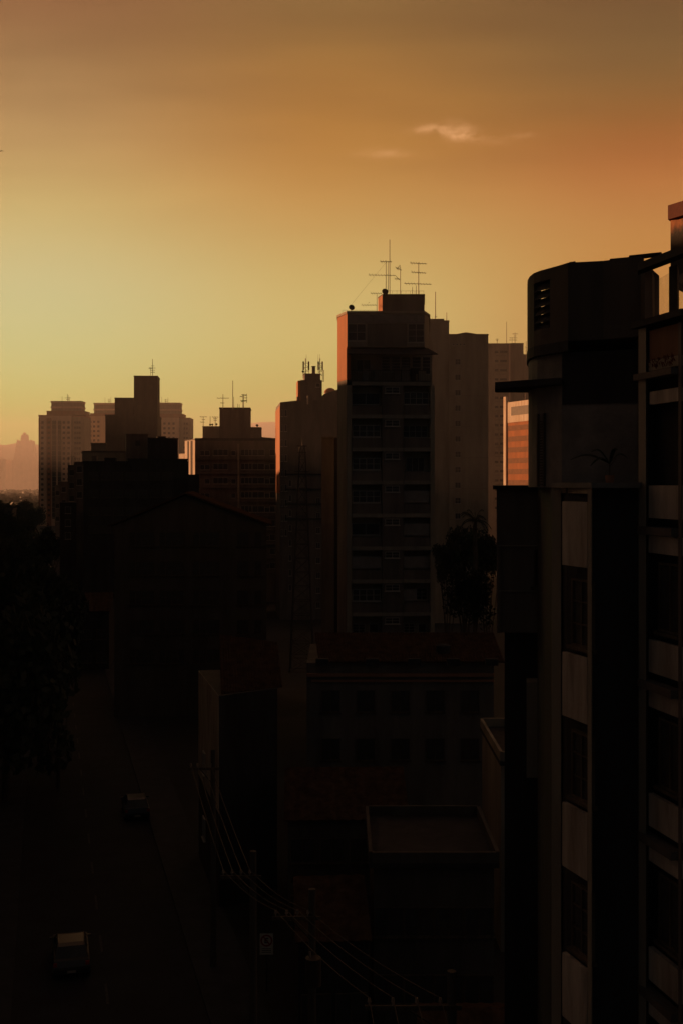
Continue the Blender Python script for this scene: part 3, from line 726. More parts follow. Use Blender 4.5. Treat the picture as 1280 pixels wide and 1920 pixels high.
# roof box
rb = [G(717, D+1.5), G(795, D+1.5), G(795, D+7), G(712, D+7), G(709, D+3.2)]
zr = Zm(583.3)
part('roof_room', MB().prism(rb, zr+.002, ZZ(554, D+1.5)), 'dark', root)
part('roof_room_lit_flank', MB().prism([G(716.6, D+1.55), G(708.6, D+3.2), G(708.3, D+3.1), G(716.2, D+1.2)], zr+.002, ZZ(554, D+1.5)), 'orange', root)  # sunlit side of the roof room, light put into its colour
part('roof_room_cap', MB().prism(offset_poly(rb, .06), ZZ(554, D+1.5)+.002, ZZ(551.5, D+1.5)), 'black', root)
rg_ = MB(); zq = ZZ(551.5, D+1.5)
for k in range(10):
    x = 718+k*8.4; b = Vector((*G(x, D+1.7), zq)); rg_.tube(b, b+Vector((0,0,.32)), .012, n=4)
rg_.tube(Vector((*G(718, D+1.7), zq+.32)), Vector((*G(794, D+1.7), zq+.32)), .014, n=4)
for k in range(9):
    x = 642+k*8; b = Vector((*G(x, D+1), zr)); rg_.tube(b, b+Vector((0,0,.22)), .012, n=4)
rg_.tube(Vector((*G(642, D+1), zr+.22)), Vector((*G(706, D+1), zr+.22)), .012, n=4)
part('roof_railing', rg_, 'mast', root)
GA = 'aerials on the centre tower'
antenna(730, 551, 449, D+2.5, [(490.5, 712, 734, 0, 5)], 'tallest whip mast on the centre tower roof room', group=GA, whips=((727, 545, 490), (723, 550, 488)))
antenna(723, 551, 491, D+3, [(515.5, 690, 740, 1, 9)], 'aerial with one long low boom reaching left on the centre tower', group=GA, r=.025)
antenna(750, 551, 500, D+2.6, [(502, 741, 752, 4, 4), (505, 743, 750, -8, 3), (523, 739, 749, 0, 3), (516, 740, 748, 9, 0)], 'curly fishbone aerial in the middle of the centre tower roof room', r=.025, group=GA)
antenna(784, 551, 492, D+2.4, [(493, 768, 799, 1.5, 6), (510, 770, 798, 2, 6), (531.5, 757, 808, 1.5, 9)], 'three boomed aerial at the right of the centre tower roof room', r=.03, group=GA, whips=((779.5, 551, 535), (772.5, 551, 538)))
tri = MB()
for x in (779, 789): tri.tube(W(x, 552, D+2.4), W(784, 532, D+2.4), .025)
antenna(706, 583, 551, D+2.7, [(550, 694, 716, 0, 5), (572, 677, 706, 0, 6), (569, 690, 692, -3, 0)], 'low aerial with two level booms left of the roof room', r=.022, group=GA)
dish(721, 547.5, .30, D+1.3, 'black round dish on the corner of the centre tower roof room', 552, 'dishes on the centre tower')
dish(658.5, 577, .27, D+.6, 'black round dish at the left end of the centre tower roof', 583.5, 'dishes on the centre tower')
c = MB().tube(W(723, 492, D+3), W(660, 569, D+.8), .009, n=4)
tag(link('stay_wire', c.mesh('stay_wire', M['mast'])), 'thin slanting wire from the centre tower mast down to the roof edge', 'wire')

# ------------------------------------------------------------------ grey buildings right of the tower (N, O)
d = 200
root = thing('grey_slab_building', (*G(860, d), 0), 'tall plain grey slab with one column of small windows right of the centre tower', 'building')
p = rotfoot(780, 841, d+.4, 0, 14); block(root, p, 0, ZZ(604, d+.4), 'plaster', .3)
fN = Face(p[0], p[1]); onroof(root, fN, 800, 832, 598.5, d+.4, ZZ(604, d+.4)+.3, 'plaster', -1, -6, .2)
p2 = rotfoot(841.2, 914.5, d, 0, 14); block(root, p2, 0, ZZ(629, d), 'plaster', .25)
f = Face(p2[0], p2[1]); zr = ZZ(629, d)+.25
gm = MB(); q = [(f.pt(f.hit(x)[0], -1)[0], f.pt(0, -1)[1], z) for x, z in ((848, zr), (905, zr), (874, ZZ(621.5, d)))]
qb = [(a, b+6, c) for a, b, c in q]; gm.hexa(q, qb); part('gable', gm, 'dark', root)
for k in range(4): window(root, f, f.hit(849.5+k*6.5)[0], ZZ(648, d), .3, .38, '1')
for k in range(14):
    window(root, f, f.hit(857.5)[0], ZZ(684+28.9*k, d), .95, 1.0, '2x2' if k in (0, 6, 7, 9) else '2')
sw = MB()
for k in range(7): f.slab(sw, .02, f.len-.02, ZZ(742+58*k, d)-.04, ZZ(742+58*k, d), .03)
part('joint_lines', sw, 'dark', root)
antenna(815.5, 598, 547, d+8, [(594, 814, 818.5, 0, 0)], 'lone whip mast on the grey slab next to the centre tower', r=.06)
antenna(836.5, 602, 586, d+8, [], 'short whip at the step of the grey slab roof', r=.05)
d = 370
root = thing('windowed_slab_building', (*G(914, d), 0), 'hazy grey slab with rows of tiny windows behind the grey slab, right of it', 'building')
p = rotfoot(905, 956, d, 0, 14); block(root, p, 0, ZZ(645.5, d), 'plaster', .3); f = Face(p[0], p[1])
p3 = rotfoot(956.4, 980.5, d+3, 0, 12); block(root, p3, 0, ZZ(645, d+3), 'plaster', .3, name='rear_wall')
p4 = rotfoot(980.8, 1010, d+4, 0, 12); block(root, p4, 0, ZZ(666, d+4), 'plaster', .3, name='low_wing')
rb_ = MB(); f.slab(rb_, f.hit(952.5)[0], f.hit(955.5)[0], 5, ZZ(645.5, d), .5); part('corner_pilaster', rb_, 'cream', root)
for k in range(18):
    z = ZZ(662+17.2*k, d)
    for x, w in ((930, 1.1), (939, .9), (944.5, 1.6)): window(root, f, f.hit(x)[0], z, w if k else 1.9 if x > 940 else 1.2, .75, 'far')
gl = MB()
for k in range(20): f.slab(gl, f.hit(928)[0], f.hit(948)[0], ZZ(664+17.2*k, d)-.6, ZZ(664+17.2*k, d)-.45, .08)
part('window_ledges', gl, 'dark', root)
antenna(948.7, 643.5, 603, d, [], 'tall whip mast on the hazy windowed slab', r=.07)
antenna(964.5, 643.5, 623.5, d+3, [(626, 959, 970, 0, 2), (633.5, 954, 969, 0, 4), (637.5, 953.5, 968, 0, 4), (630, 962, 967, 0, 0)], 'many armed aerial on the right part of the hazy windowed slab', r=.07, whips=((959, 643, 634),))
antenna(931, 644, 635, d, [(636, 928.5, 934, 0, 0), (638.5, 929, 933, 0, 0)], 'tiny forked aerial on the left part of the hazy windowed slab', r=.07)

# sunlit striped building
d = 290
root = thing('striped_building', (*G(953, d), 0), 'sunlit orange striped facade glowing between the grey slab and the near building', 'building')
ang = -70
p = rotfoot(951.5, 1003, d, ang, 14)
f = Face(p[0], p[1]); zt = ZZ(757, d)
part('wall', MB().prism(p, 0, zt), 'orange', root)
part('roof', MB().prism(offset_poly(p, .1), zt+.002, zt+.3), 'white', root)
tp = MB(); f.slab(tp, 0, f.len, f.z(960, 792), zt, .12); part('attic_band', tp, 'white', root)
gp = MB(); f.slab(gp, f.hit(958.5)[0], f.len, f.z(960, 779), f.z(960, 763), .2); part('attic_grille', gp, 'shutter', root)
bn = MB()
for k in range(9):
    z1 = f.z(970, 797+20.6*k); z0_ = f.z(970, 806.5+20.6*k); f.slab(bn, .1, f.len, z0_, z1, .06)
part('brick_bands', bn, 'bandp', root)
pe = MB(); f.slab(pe, f.hit(943)[0], f.hit(947.5)[0], 0, f.z(945, 744), .05, .6); part('edge_fin', pe, 'white', root)
pg = MB(); f.slab(pg, f.hit(947.6)[0], f.hit(951.4)[0], 0, f.z(950, 752), -.3, .6); part('fin_recess', pg, 'dark', root)
antenna(984, 750, 716, d-3, [(735, 980, 988, -5, 2), (728, 981, 987, 0, 0), (744, 980, 986, 0, 0)], 'sunlit aerial on the striped building roof', r=.06)
antenna(985.5, 668, 640, d+40, [(650, 983, 988, 3, 0), (658, 983.5, 987.5, 0, 0)], 'sunlit aerial just left of the near curved building', r=.06)

# ------------------------------------------------------------------ gabled house with window rows (L)
d = 120
root = thing('gabled_building', (*G(340, d), 0), 'broad dark building with a low gable roof and three rows of blue black windows', 'building')
p = rotfoot(215, 500, d, 4, 14); f = Face(p[0], p[1]); ze = ZZ(985, d)
part('wall', MB().prism(p, 0, ze), 'soot2', root)
ap = ZZ(926, d); m0 = f.pt(f.hit(348)[0]); vx = Vector(p[3])-Vector(p[0])
e0, e1 = f.pt(-.6, .4), f.pt(f.len+.6, .4)
g0 = f.pt(0, 0); g1 = f.pt(f.len, 0)
part('gable', MB().hexa([(*g0, ze+.002), (*g1, ze+.002), (*m0, ap-.2)], [(g0[0]+vx.x, g0[1]+vx.y, ze+.002), (g1[0]+vx.x, g1[1]+vx.y, ze+.002), (m0[0]+vx.x, m0[1]+vx.y, ap-.2)]), 'soot2', root)
mA = f.pt(f.hit(348)[0], .4)
for s_, (ee) in enumerate((e0, e1)):
    rf = MB(); v3 = Vector((vx.x, vx.y, 0))*1.02
    a = Vector((*ee, ze-.15)); b = Vector((*mA, ap)); rf.hexa([a, b, b+v3, a+v3], [a+Vector((0,0,.18)), b+Vector((0,0,.18)), b+v3+Vector((0,0,.18)), a+v3+Vector((0,0,.18))])
    part('roof', rf, 'tile', root)
for k in range(5):
    for (x0, x1) in ((243, 290), (299, 346), (362, 412), (444, 467), (477, 491)):
        a0, a1, z0, z1 = f.rect(x0, x1, 997+55*k, 1024+55*k); window(root, f, (a0+a1)/2, z0, a1-a0, z1-z0, '4_d' if x1-x0 > 30 else '2_d')
antenna(233, 968, 958, d-1, [(958, 208, 236, 9, 0)], 'bent thin aerial on the left slope of the gabled building', r=.02)

# ------------------------------------------------------------------ long tiled roof house (P)
def tiled_roof(root, pts, m='tile', rows=60):
    # pts: eave-left, eave-right, ridge-right, ridge-left (world) -> corrugated sheet with thickness
    a, b, c, e = [Vector(q) for q in pts]; mb = MB(); n = rows*2
    nrm = (b-a).cross(e-a).normalized(); top = []; bot = []
    for i in range(n+1):
        t = i/n; o = nrm*(.06 if i % 2 else 0)
        top.append((a.lerp(b, t)+o, e.lerp(c, t)+o)); bot.append((a.lerp(b, t)-nrm*.06, e.lerp(c, t)-nrm*.06))
    for i in range(n):
        mb.face([top[i][0], top[i+1][0], top[i+1][1], top[i][1]]); mb.face([bot[i][0], bot[i][1], bot[i+1][1], bot[i+1][0]])
        mb.face([bot[i][0], bot[i+1][0], top[i+1][0], top[i][0]]); mb.face([bot[i][1], top[i][1], top[i+1][1], bot[i+1][1]])
    part('roof', mb, m, root)
d = 76
root = thing('tiled_roof_house', (*G(760, d), 0), 'long low house with a ridged clay tile roof in front of the centre tower', 'house')
p = rotfoot(575, 925, d, 0, 9); f = Face(p[0], p[1]); ze = ZZ(1243, d)
part('wall', MB().prism(p, 0, ze), 'dark', root)
yr = d+5; zr = ZZ(1187, yr)
tiled_roof(root, [W(598, 1241, d-.3), W(945, 1241, d-.3), W(925, 1187, yr), W(590, 1187, yr)], rows=70)
tiled_roof(root, [(W(925, 1187, yr).x, yr+4.5, ze), (W(590, 1187, yr).x, yr+4.5, ze), (W(590, 1187, yr).x, yr+.02, zr), (W(925, 1187, yr).x, yr+.02, zr)], rows=40)
ed = MB(); f.slab(ed, .02, f.len, ZZ(1268, d), ZZ(1262, d), .25); f.slab(ed, .3, f.len, ZZ(1278, d), ZZ(1274, d), .15); part('cornice', ed, 'terra', root)
for k, x in enumerate((604, 697, 776, 848, 920)):
    c = W(x, 1240, d-.35); part('roof_vent', MB().box(c.x-.4, c.x+.4, c.y-.5, c.y-.02, c.z-.2, c.z+.22), 'black', root)
for k in range(5):
    for j in range(2): window(root, f, f.hit(620+65*k)[0], ZZ(1335+90*j, d), 1.2, 1.4, '2_d')
tk = thing('water_tank', tuple(W(830, 1222, d+1.5)), 'round dark water tank sitting on the clay tile roof', 'tank')
c = W(830, 1226, d+1.4); c.z -= .3
part('barrel', MB().tube(c, c+Vector((0,0,.85)), .45, .48, 18), 'black', tk); part('lid', MB().tube(c+Vector((0,0,.852)), c+Vector((0,0,.95)), .5, .3, 18), 'black', tk)

# pale sided house by the street (370-410, 1258) with its roof
root = thing('pale_sided_house', (*G(410, 68), 0), 'narrow house with a pale brownish side wall facing the street', 'house')
h1 = [G(411, 66), G(520, 68.5), G(508, 76), G(373, 75)]
zh = 12.0
part('wall', MB().prism(h1, 0, zh), 'black', root)
part('side_wall', MB().prism([G(411, 65.98), G(410.6, 65.9), G(372.6, 74.9), G(373, 75)], 5.4, zh), 'pale', root)
rx = [Vector((*G(415, 66.5), zh+.02)), Vector((*G(530, 69), zh+.02)), Vector((*G(520, 74), ZZ(1205, 74))), Vector((*G(412, 74), ZZ(1190, 74)))]
tiled_roof(root, rx, rows=22)
fL = Face(G(373, 75), G(411, 66))
for z in (2.2, 6.2): window(root, fL, fL.len*.35, z, 1.0, 1.3, '2', out=.05)
# more low houses, almost lost in the dark
def lowhouse(name, label, x0, x1, d, zt, dep, m, ang=0, roof='tile', group='low houses in the dark foreground', nw=3, nfl=2):
    if m == 'dark': m = 'soot2'
    root = thing(name, (*G((x0+x1)/2, d), 0), label, 'house', group)
    p = rotfoot(x0, x1, d, ang, dep); f = Face(p[0], p[1])
    part('wall', MB().prism(p, 0, zt), m, root)
    q = offset_poly(p, .35)
    if roof == 'flat':
        part('roof', MB().prism(q, zt+.002, zt+.22), 'black', root)
        a = MB()
        for i in range(4):
            A0, B0 = Vector(q[i]), Vector(q[(i+1) % 4]); dd = (B0-A0).normalized()*.15; nr = Vector((-dd.y, dd.x))
            a.prism([tuple(A0+dd), tuple(B0-dd), tuple(B0-dd+nr), tuple(A0+dd+nr)], zt+.222, zt+.7)
        part('parapet', a, m, root)
    else:
        rh = dep*.22; mid = lambda a, b: ((a[0]+b[0])/2, (a[1]+b[1])/2)
        r0, r1 = mid(q[0], q[3]), mid(q[1], q[2])
        tiled_roof(root, [(*q[0], zt+.02), (*q[1], zt+.02), (*r1, zt+rh), (*r0, zt+rh)], rows=int(f.len*2))
        tiled_roof(root, [(*q[2], zt+.02), (*q[3], zt+.02), (*r0, zt+rh), (*r1, zt+rh)], rows=int(f.len*2))
        g = MB()
        for (aa_, bb_, rr_, s) in ((p[0], p[3], mid(p[0], p[3]), .15), (p[1], p[2], mid(p[1], p[2]), -.15)):
            uu = (Vector(p[1])-Vector(p[0])).normalized()*s
            g.hexa([(*aa_, zt+.002), (*bb_, zt+.002), (*rr_, zt+rh-.15)], [(aa_[0]+uu.x, aa_[1]+uu.y, zt+.002), (bb_[0]+uu.x, bb_[1]+uu.y, zt+.002), (rr_[0]+uu.x, rr_[1]+uu.y, zt+rh-.15)])
        part('gable', g, m, root)
    for j in range(nfl):
        for i in range(nw): window(root, f, f.len*(i+.5)/nw, .9+j*3.0, 1.3, 1.3, '2_d')
    return root, f
lowhouse('low_house', 'dark low house with a tiled roof just right of the pale sided house', 540, 760, 62, 6.2, 8, 'dark', 2, nw=4)
lowhouse('low_house', 'dark flat roofed house near the foot of the near right building', 700, 925, 52, 7.0, 7, 'dark', 0, 'flat', nw=4)
lowhouse('low_house', 'dark house with tiled roof behind the utility poles', 560, 690, 50, 4.5, 7, 'black', 4, nw=2, nfl=1)
lowhouse('low_shed', 'reddish tiled shed roof at the bottom beside the nearest utility pole', 800, 1010, 41, 3.2, 5.5, 'terra', 0, nw=2, nfl=1)
lowhouse('low_shed', 'brown narrow annex left of the near right building', 938, 1010, 60, 9.6, 8, 'plaster', 0, 'flat', nw=1)
lowhouse('low_house', 'far dark house with flat roof behind the tree clump at right of the centre tower', 815, 925, 96, 9.5, 8, 'dark', 0, 'flat', nw=3)
lowhouse('low_house', 'dark house left of the gabled building across the street end', 120, 205, 150, 7.5, 9, 'black', 6, nw=3)
for i, (x0, x1, dd, zt, lab) in enumerate(((-60, 20, 175, 6.5, 'dark tiled house at the left photo edge beyond the trees'), (10, 62, 330, 9, 'small hazy house left of the street among valley trees'), (-30, 24, 520, 12, 'faint flat block at the left edge of the valley'))):
    lowhouse('valley_house', lab, x0, x1, dd, zt, 10, 'dark', 6, 'flat' if i == 2 else 'tile', nw=3)

# ------------------------------------------------------------------ near right building
NB = thing('near_curved_building', (*G(1040, 24), 0), 'nearest dark building at the right with a curved louvred attic and stacked bays', 'building')
Yq = 24.3
attic = [G(987.5, 26.6), G(988, 26.1), G(992, 25.6), G(1000, 25.2), G(1012, 24.9), G(1030, 24.6), G(1048, 24.3), G(1064, 24.0), G(1130, 23.8), G(1200, 23.3), G(1235, 25.5), G(1235, 30), G(1000, 30)]
# curved front drawn as wall segments so the louvred opening is real
z_at0, z_at1 = 24+ (905-645)/F*24.6, 24+(905-497.5)/F*24.3
zo0, zo1 = 24+(905-618)/F*24.9, 24+(905-528)/F*24.9
curve = attic[:10]
seg_op = (4, )       # segment 1000..1012-1030 is the opening
TH = .16
def wallseg(mb, P, Q, z0, z1, th=TH):
    u_ = (Vector(Q)-Vector(P)).normalized(); n_ = Vector((-u_.y, u_.x))*th
    mb.prism([P, Q, (Q[0]+n_.x, Q[1]+n_.y), (P[0]+n_.x, P[1]+n_.y)], z0, z1)
mb = MB()
for i in range(len(curve)-1):
    P, Q = curve[i], curve[i+1]
    if i in (3, 4):
        wallseg(mb, P, Q, z_at0, zo0); wallseg(mb, P, Q, zo1, z_at1)
    else: wallseg(mb, P, Q, z_at0, z_at1)
part('attic_wall', mb, 'soot2', NB)
lv = MB()
for k in range(6):
    z = zo0+(zo1-zo0)*(k+.5)/6
    for i in (3, 4):
        P, Q = Vector(curve[i]), Vector(curve[i+1]); u_ = (Q-P).normalized(); n_ = Vector((-u_.y, u_.x))
        b = [(*P, z-.11), (*Q, z-.11), (*(Q+n_*.02), z-.10), (*(P+n_*.02), z-.10)]
        t = [(*(P+n_*.13), z+.09), (*(Q+n_*.13), z+.09), (*(Q+n_*.15), z+.10), (*(P+n_*.15), z+.10)]
        lv.hexa(b, t)
part('louvre', lv, 'black', NB)
ar = MB(); ar.prism([G(1064, 24.25), G(1200, 23.6), G(1235, 25.5), G(1235, 29.8), G(1030, 29.8), G(1030, 27.2)], z_at0, z_at1-.003); part('attic_rear_wall', ar, 'black', NB)
# sloping parapet and roof clutter: left part falls away with distance, low kerb blocks on the roof
pp = MB()
pp.prism([G(1066, 24.1), G(1078, 24.0), G(1078, 24.5), G(1066, 24.6)], z_at1+.002, z_at1+.03)
pp.prism([G(1142, 23.9), G(1180, 23.7), G(1180, 24.3), G(1142, 24.4)], z_at1+.002, z_at1+.06)
pp.tube(W(1180, 483, 23.9), W(1238, 477, 23.4), .05, n=8); pp.prism([G(1183, 23.7), G(1198, 23.6), G(1198, 24.0), G(1183, 24.1)], z_at1, z_at1+.09)
part('roof_pipes', pp, 'black', NB)
# attic sill band then the wall beneath
sb_ = MB(); cur2 = [G(986.5, 26.7), G(987, 26.0), G(991, 25.45), G(1000, 25.05), G(1012, 24.75), G(1030, 24.45), G(1050, 24.15), G(1064, 23.9), G(1066, 30), G(1000, 30)]
sb_.prism(cur2, z_at0-.22, z_at0-.003); part('sill_band', sb_, 'black', NB)
low = [G(989.5, 26.6), G(991, 25.9), G(996, 25.5), G(1006, 25.1), G(1030, 24.7), G(1052, 24.3), G(1200, 23.6), G(1235, 25.5), G(1235, 30), G(1000, 30)]
zc = 23.9
part('upper_wall', MB().prism(low, zc, z_at0-.224), 'concrete', NB)
fU = Face(G(1052, 24.3), G(1200, 23.6))
pt_ = MB(); fU.slab(pt_, .02, fU.len, ZZ(757, 24), z_at0-.23, .03); part('dark_cladding', pt_, 'black', NB)  # thin black sheet over the upper part of this wall face
# stained wall strip, shutter leaf and pipe
fS = Face(G(1006, 25.1), G(1030, 24.7))
sh = MB(); fS.slab(sh, .05, .09, zc+.02, ZZ(776, 25), .05); fS.slab(sh, .26, .30, zc+.02, ZZ(776, 25), .05)
for k in range(24): fS.slab(sh, .10, .25, zc+.05+k*.058, zc+.08+k*.058, .035)
part('shutter', sh, 'wood', NB)
# cantilevered canopy slab
cs = MB(); P = [G(927, 25.2), G(1052, 24.1), G(1052, 24.9), G(1000, 26.4), G(927, 26.3)]
cs.prism(P, ZZ(727, 25), ZZ(715, 25)); part('canopy_slab', cs, 'black', NB)
# lower left wing R
d = 30
WR = thing('flat_parapet_building', (*G(980, d), 0), 'brown wing with a dark flat coping left of the near stacked bays', 'building')
p = [G(930, 30), G(1034.5, 30), G(1034.5, 35), G(931, 35)]; f = Face(p[0], p[1])
part('wall', MB().prism(p, ZZ(1186, d), ZZ(918, d)), 'dark', WR)
p9 = [G(945, 30.9), G(1034.5, 30.9), G(1034.5, 35), G(946, 35)]; part('lower_wall', MB().prism(p9, 0, ZZ(1186, d)-.003), 'black', WR)
p8 = [G(986, 30.2), G(1031, 30.2), G(1031, 30.89), G(986, 30.89)]; part('pale_wall_strip', MB().prism(p8, ZZ(1462, 30), ZZ(1282, 30)), 'plaster', WR)
cp = MB(); cp.prism([G(923, 29.85), G(1034, 29.85), G(1034, 35), G(925, 35)], ZZ(917.8, d), ZZ(910.5, d)); part('coping', cp, 'black', WR)
for (y, m) in ((1022, 'slab'), (1107, 'slab')):
    q = MB(); f.slab(q, .05, f.len-.05, ZZ(y+2, d), ZZ(y, d), .06); part('ledge', q, m, WR)
for x in (934, 1030):
    q = MB(); f.slab(q, f.hit(x)[0]-.04, f.hit(x)[0]+.04, ZZ(1186, d), ZZ(1000, d), .05); part('drain_pipe', q, 'dark', WR)
for k in range(4):
    k or window(WR, f, f.hit(1016)[0], ZZ(1100, d), .45, .95, '1_d')
# stacked bays column U: base body follows zig-zag line
A0, A1 = G(1052, 23.0), G(1100, 22.05)
body = [G(1034, 23.6), G(1051, 23.6), A0, A1, G(1108, 21.9), G(1195, 22.2), G(1212, 22.5), G(1275, 21.2), G(1300, 20.8), (9.5, 20.6), (9.5, 30), (5.0, 30)]
inner = [G(1034, 24.0), G(1051, 23.9), G(1061, 23.2), G(1108, 22.3), G(1195, 22.5), G(1222, 22.7), G(1285, 21.5), (9.5, 21), (9.5, 30), (5.0, 30)]
part('wall', MB().prism(inner, 0, zc-.003), 'black', NB)
fA = Face(A0, A1); fB = Face(G(1212, 22.4), G(1272, 21.2))
part('upper_bay_wall', MB().prism([G(1198, 22.75), G(1222, 22.7), G(1285, 21.5), (9.5, 21), (9.5, 30), (7.3, 30)], zc+.001, ZZ(607, 22)), 'black', NB)
q = MB(); q.prism([G(1033, 23.7), G(1051, 23.6), G(1052, 23.9), G(1033, 24.1)], 0, ZZ(912, 23.6)); part('pilaster', q, 'plaster', NB)
q = MB(); q.prism([G(1100.5, 22.0), G(1108, 21.9), G(1110, 22.28), G(1103, 22.4)], 0, ZZ(912, 22)); part('pilaster', q, 'plaster', NB)
q = MB(); q.prism([G(1196, 22.5), G(1210, 22.3), G(1213, 22.6), G(1198, 22.8)], 0, ZZ(614, 22.3)); part('pilaster', q, 'plaster', NB)
q = MB(); q.prism([G(1270.5, 21.2), G(1276, 21.1), G(1279, 21.5), G(1273, 21.6)], 0, ZZ(604, 21.2)); part('pilaster', q, 'dark', NB)
q = MB(); q.prism([G(1033, 23.5), G(1108, 21.8), G(1200, 22.1), G(1200, 24.2), G(1052, 25), G(1033, 24.2)], zc+.002, zc+.1); part('cornice', q, 'concrete', NB)
part('lintel', MB().prism([G(1051.5, 23.55), G(1100.5, 22.0), G(1101, 22.3), G(1052, 23.85)], ZZ(925, 22.8), zc-.005), 'plaster', NB)
for k in range(8):
    zt_ = ZZ(940+281.5*k, 23); zb_ = zt_-1.24
    if zt_ < 2: break
    q = MB(); fA.slab(q, .02, fA.len-.01, zb_, zt_, .0, .10); part('spandrel_panel', q, 'pale', NB)
    a, b = .12, fA.len-.02
    fi = Face(fA.pt(0, -.18), fA.pt(fA.len, -.18))
    wz = zb_-1.55; window(NB, fi, (a+b)/2+.02, wz, b-a-.1, 1.3, 'cross_d')
for k in range(9):
    zt_ = ZZ(910+290*k, 22.2)
    if zt_ < 2: break
    q = MB(); fB.slab(q, .06, fB.len-.03, zt_-.62, zt_, .0, .10); part('spandrel_panel', q, 'pale', NB)
    q = MB(); fB.slab(q, .06, fB.len-.03, zt_-1.28, zt_-.95, .0, .10); part('spandrel_panel', q, 'pale', NB)
    q = MB(); fB.slab(q, -.12, fB.len-.03, zt_-.93, zt_-.78, .14, .10); part('balcony_slab', q, 'dark', NB)
    fi = Face(fB.pt(0, -.18), fB.pt(fB.len, -.18)); window(NB, fi, fB.len*.55, zt_-2.75, fB.len*.7, 1.3, '2_d')
# upper right bay: panels, ledge, terrace with white posts and canopy
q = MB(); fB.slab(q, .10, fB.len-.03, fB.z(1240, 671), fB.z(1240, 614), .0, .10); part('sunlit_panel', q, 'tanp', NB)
fl_ = MB()
rng = random.Random(3)
for k in range(60):
    a = rng.uniform(.1, fB.len-.05); z = fB.z(1240, 690)+rng.uniform(0, .16); fl_.tube((*fB.pt(a, .03), z), (*fB.pt(a+rng.uniform(-.04,.04), .05), z+rng.uniform(.03,.08)), .008, n=4)
part('ornamental_grille', fl_, 'brick', NB)
q = MB(); fB.slab(q, .06, fB.len-.03, fB.z(1240, 691), fB.z(1240, 672), .0, .10); part('grille_backing', q, 'plaster', NB)
q = MB(); fB.slab(q, -.25, fB.len-.01, fB.z(1240, 707), fB.z(1240, 695), .16, .10); part('balcony_slab', q, 'dark', NB)
q = MB(); fB.slab(q, .10, fB.len-.03, fB.z(1240, 756), fB.z(1240, 731), .0, .10); part('spandrel_panel', q, 'pale', NB)
q = MB(); fB.slab(q, -.3, fB.len+.4, fB.z(1240, 606), fB.z(1240, 594), .18, .5); part('terrace_slab', q, 'black', NB)
cn = MB(); cn.prism([G(1195, 22.4), G(1290, 20.5), G(1290, 21.0), G(1195, 22.9)], ZZ(500, 22), ZZ(486, 22)); part('terrace_canopy', cn, 'black', NB)
wp = MB(); wp.prism([G(1208, 22.7), G(1222, 22.55), G(1226, 23.2), G(1212, 23.3)], fB.z(1212, 594), ZZ(500, 22)-.003); part('canopy_post', wp, 'dark', NB)
wp = MB(); wp.prism([G(1253, 22.0), G(1269, 21.7), G(1272, 22.5), G(1258, 22.6)], fB.z(1260, 594), ZZ(500, 22)-.003); part('canopy_post', wp, 'black', NB)
for (x0, x1, d0, d1, lab) in ((1230.5, 1254.5, 23.4, 22.6, None), (1269.5, 1300, 23.0, 21.9, None)):
    q = MB(); q.prism([G(x0, d0), G(x1, d1), G(x1+3, d1+.2), G(x0+3, d0+.2)], fB.z(x0, 594), ZZ(500, 22)-.004); part('frosted_screen', q, 'screen', NB, 'glowing frosted screen between the terrace posts')
# chimney
CH = thing('chimney_stack', (*W(1268, 480, 25), ), 'square rooftop chimney stack with a red cap, sunlit orange near the top', 'chimney')
P = [G(1256, 26.3), G(1292, 25.75), G(1318, 26.6), G(1281, 27.2)]
z0_ = ZZ(500, 25); z1_ = ZZ(412, 26.25)
zm_ = ZZ(452, 26.3)
part('shaft', MB().prism(P, z0_-.2, z1_), 'chim', CH)
part('cap', MB().prism([G(1251, 26.25), G(1296, 25.55), G(1325, 26.6), G(1279, 27.4)], z1_+.003, z1_+.32), 'brick', CH)

# plant on the cornice
PL = thing('potted_plant', (*G(1142, 21.9), zc+.10), 'broad leaved potted plant arching over the near building cornice', 'plant')
pb = Vector((*G(1142, 22.2), zc+.1))
part('pot', MB().tube(pb, pb+Vector((0,0,.14)), .07, .09, 14), 'terra', PL)
part('stem', MB().tube(pb+Vector((0,0,.14)), pb+Vector((.0,0,.36)), .014, .01).tube(pb+Vector((0,0,.3)), pb+Vector((.12,.02,.46)), .010, .006), 'bark', PL)
for (dx, dy, dz, w, L_) in ((-.75, -.05, .02, .07, 1), (-.42, -.25, -.1, .05, .8), (.34, .0, .05, .05, .7), (.10, -.2, .2, .05, .6), (-.3, .2, .18, .05, .7)):
    mb = MB(); s = pb+Vector((0,0,.36)); n = 8; prev = None
    side = Vector((-dy, dx, 0)).normalized()
    for k in range(n+1):
        t = k/n; c = s+Vector((dx*t, dy*t, dz*t+.16*math.sin(PI*t*.9))); ww = w*math.sin(PI*min(1, t*.93+.05))**.7
        cur = (c-side*ww+Vector((0,0,-ww*.3)), c+Vector((0,0,.01)), c+side*ww+Vector((0,0,-ww*.3)))
        if prev: mb.face([prev[0], prev[1], cur[1], cur[0]]); mb.face([prev[1], prev[2], cur[2], cur[1]])
        prev = cur
    part('leaf', mb, 'leaf', PL)

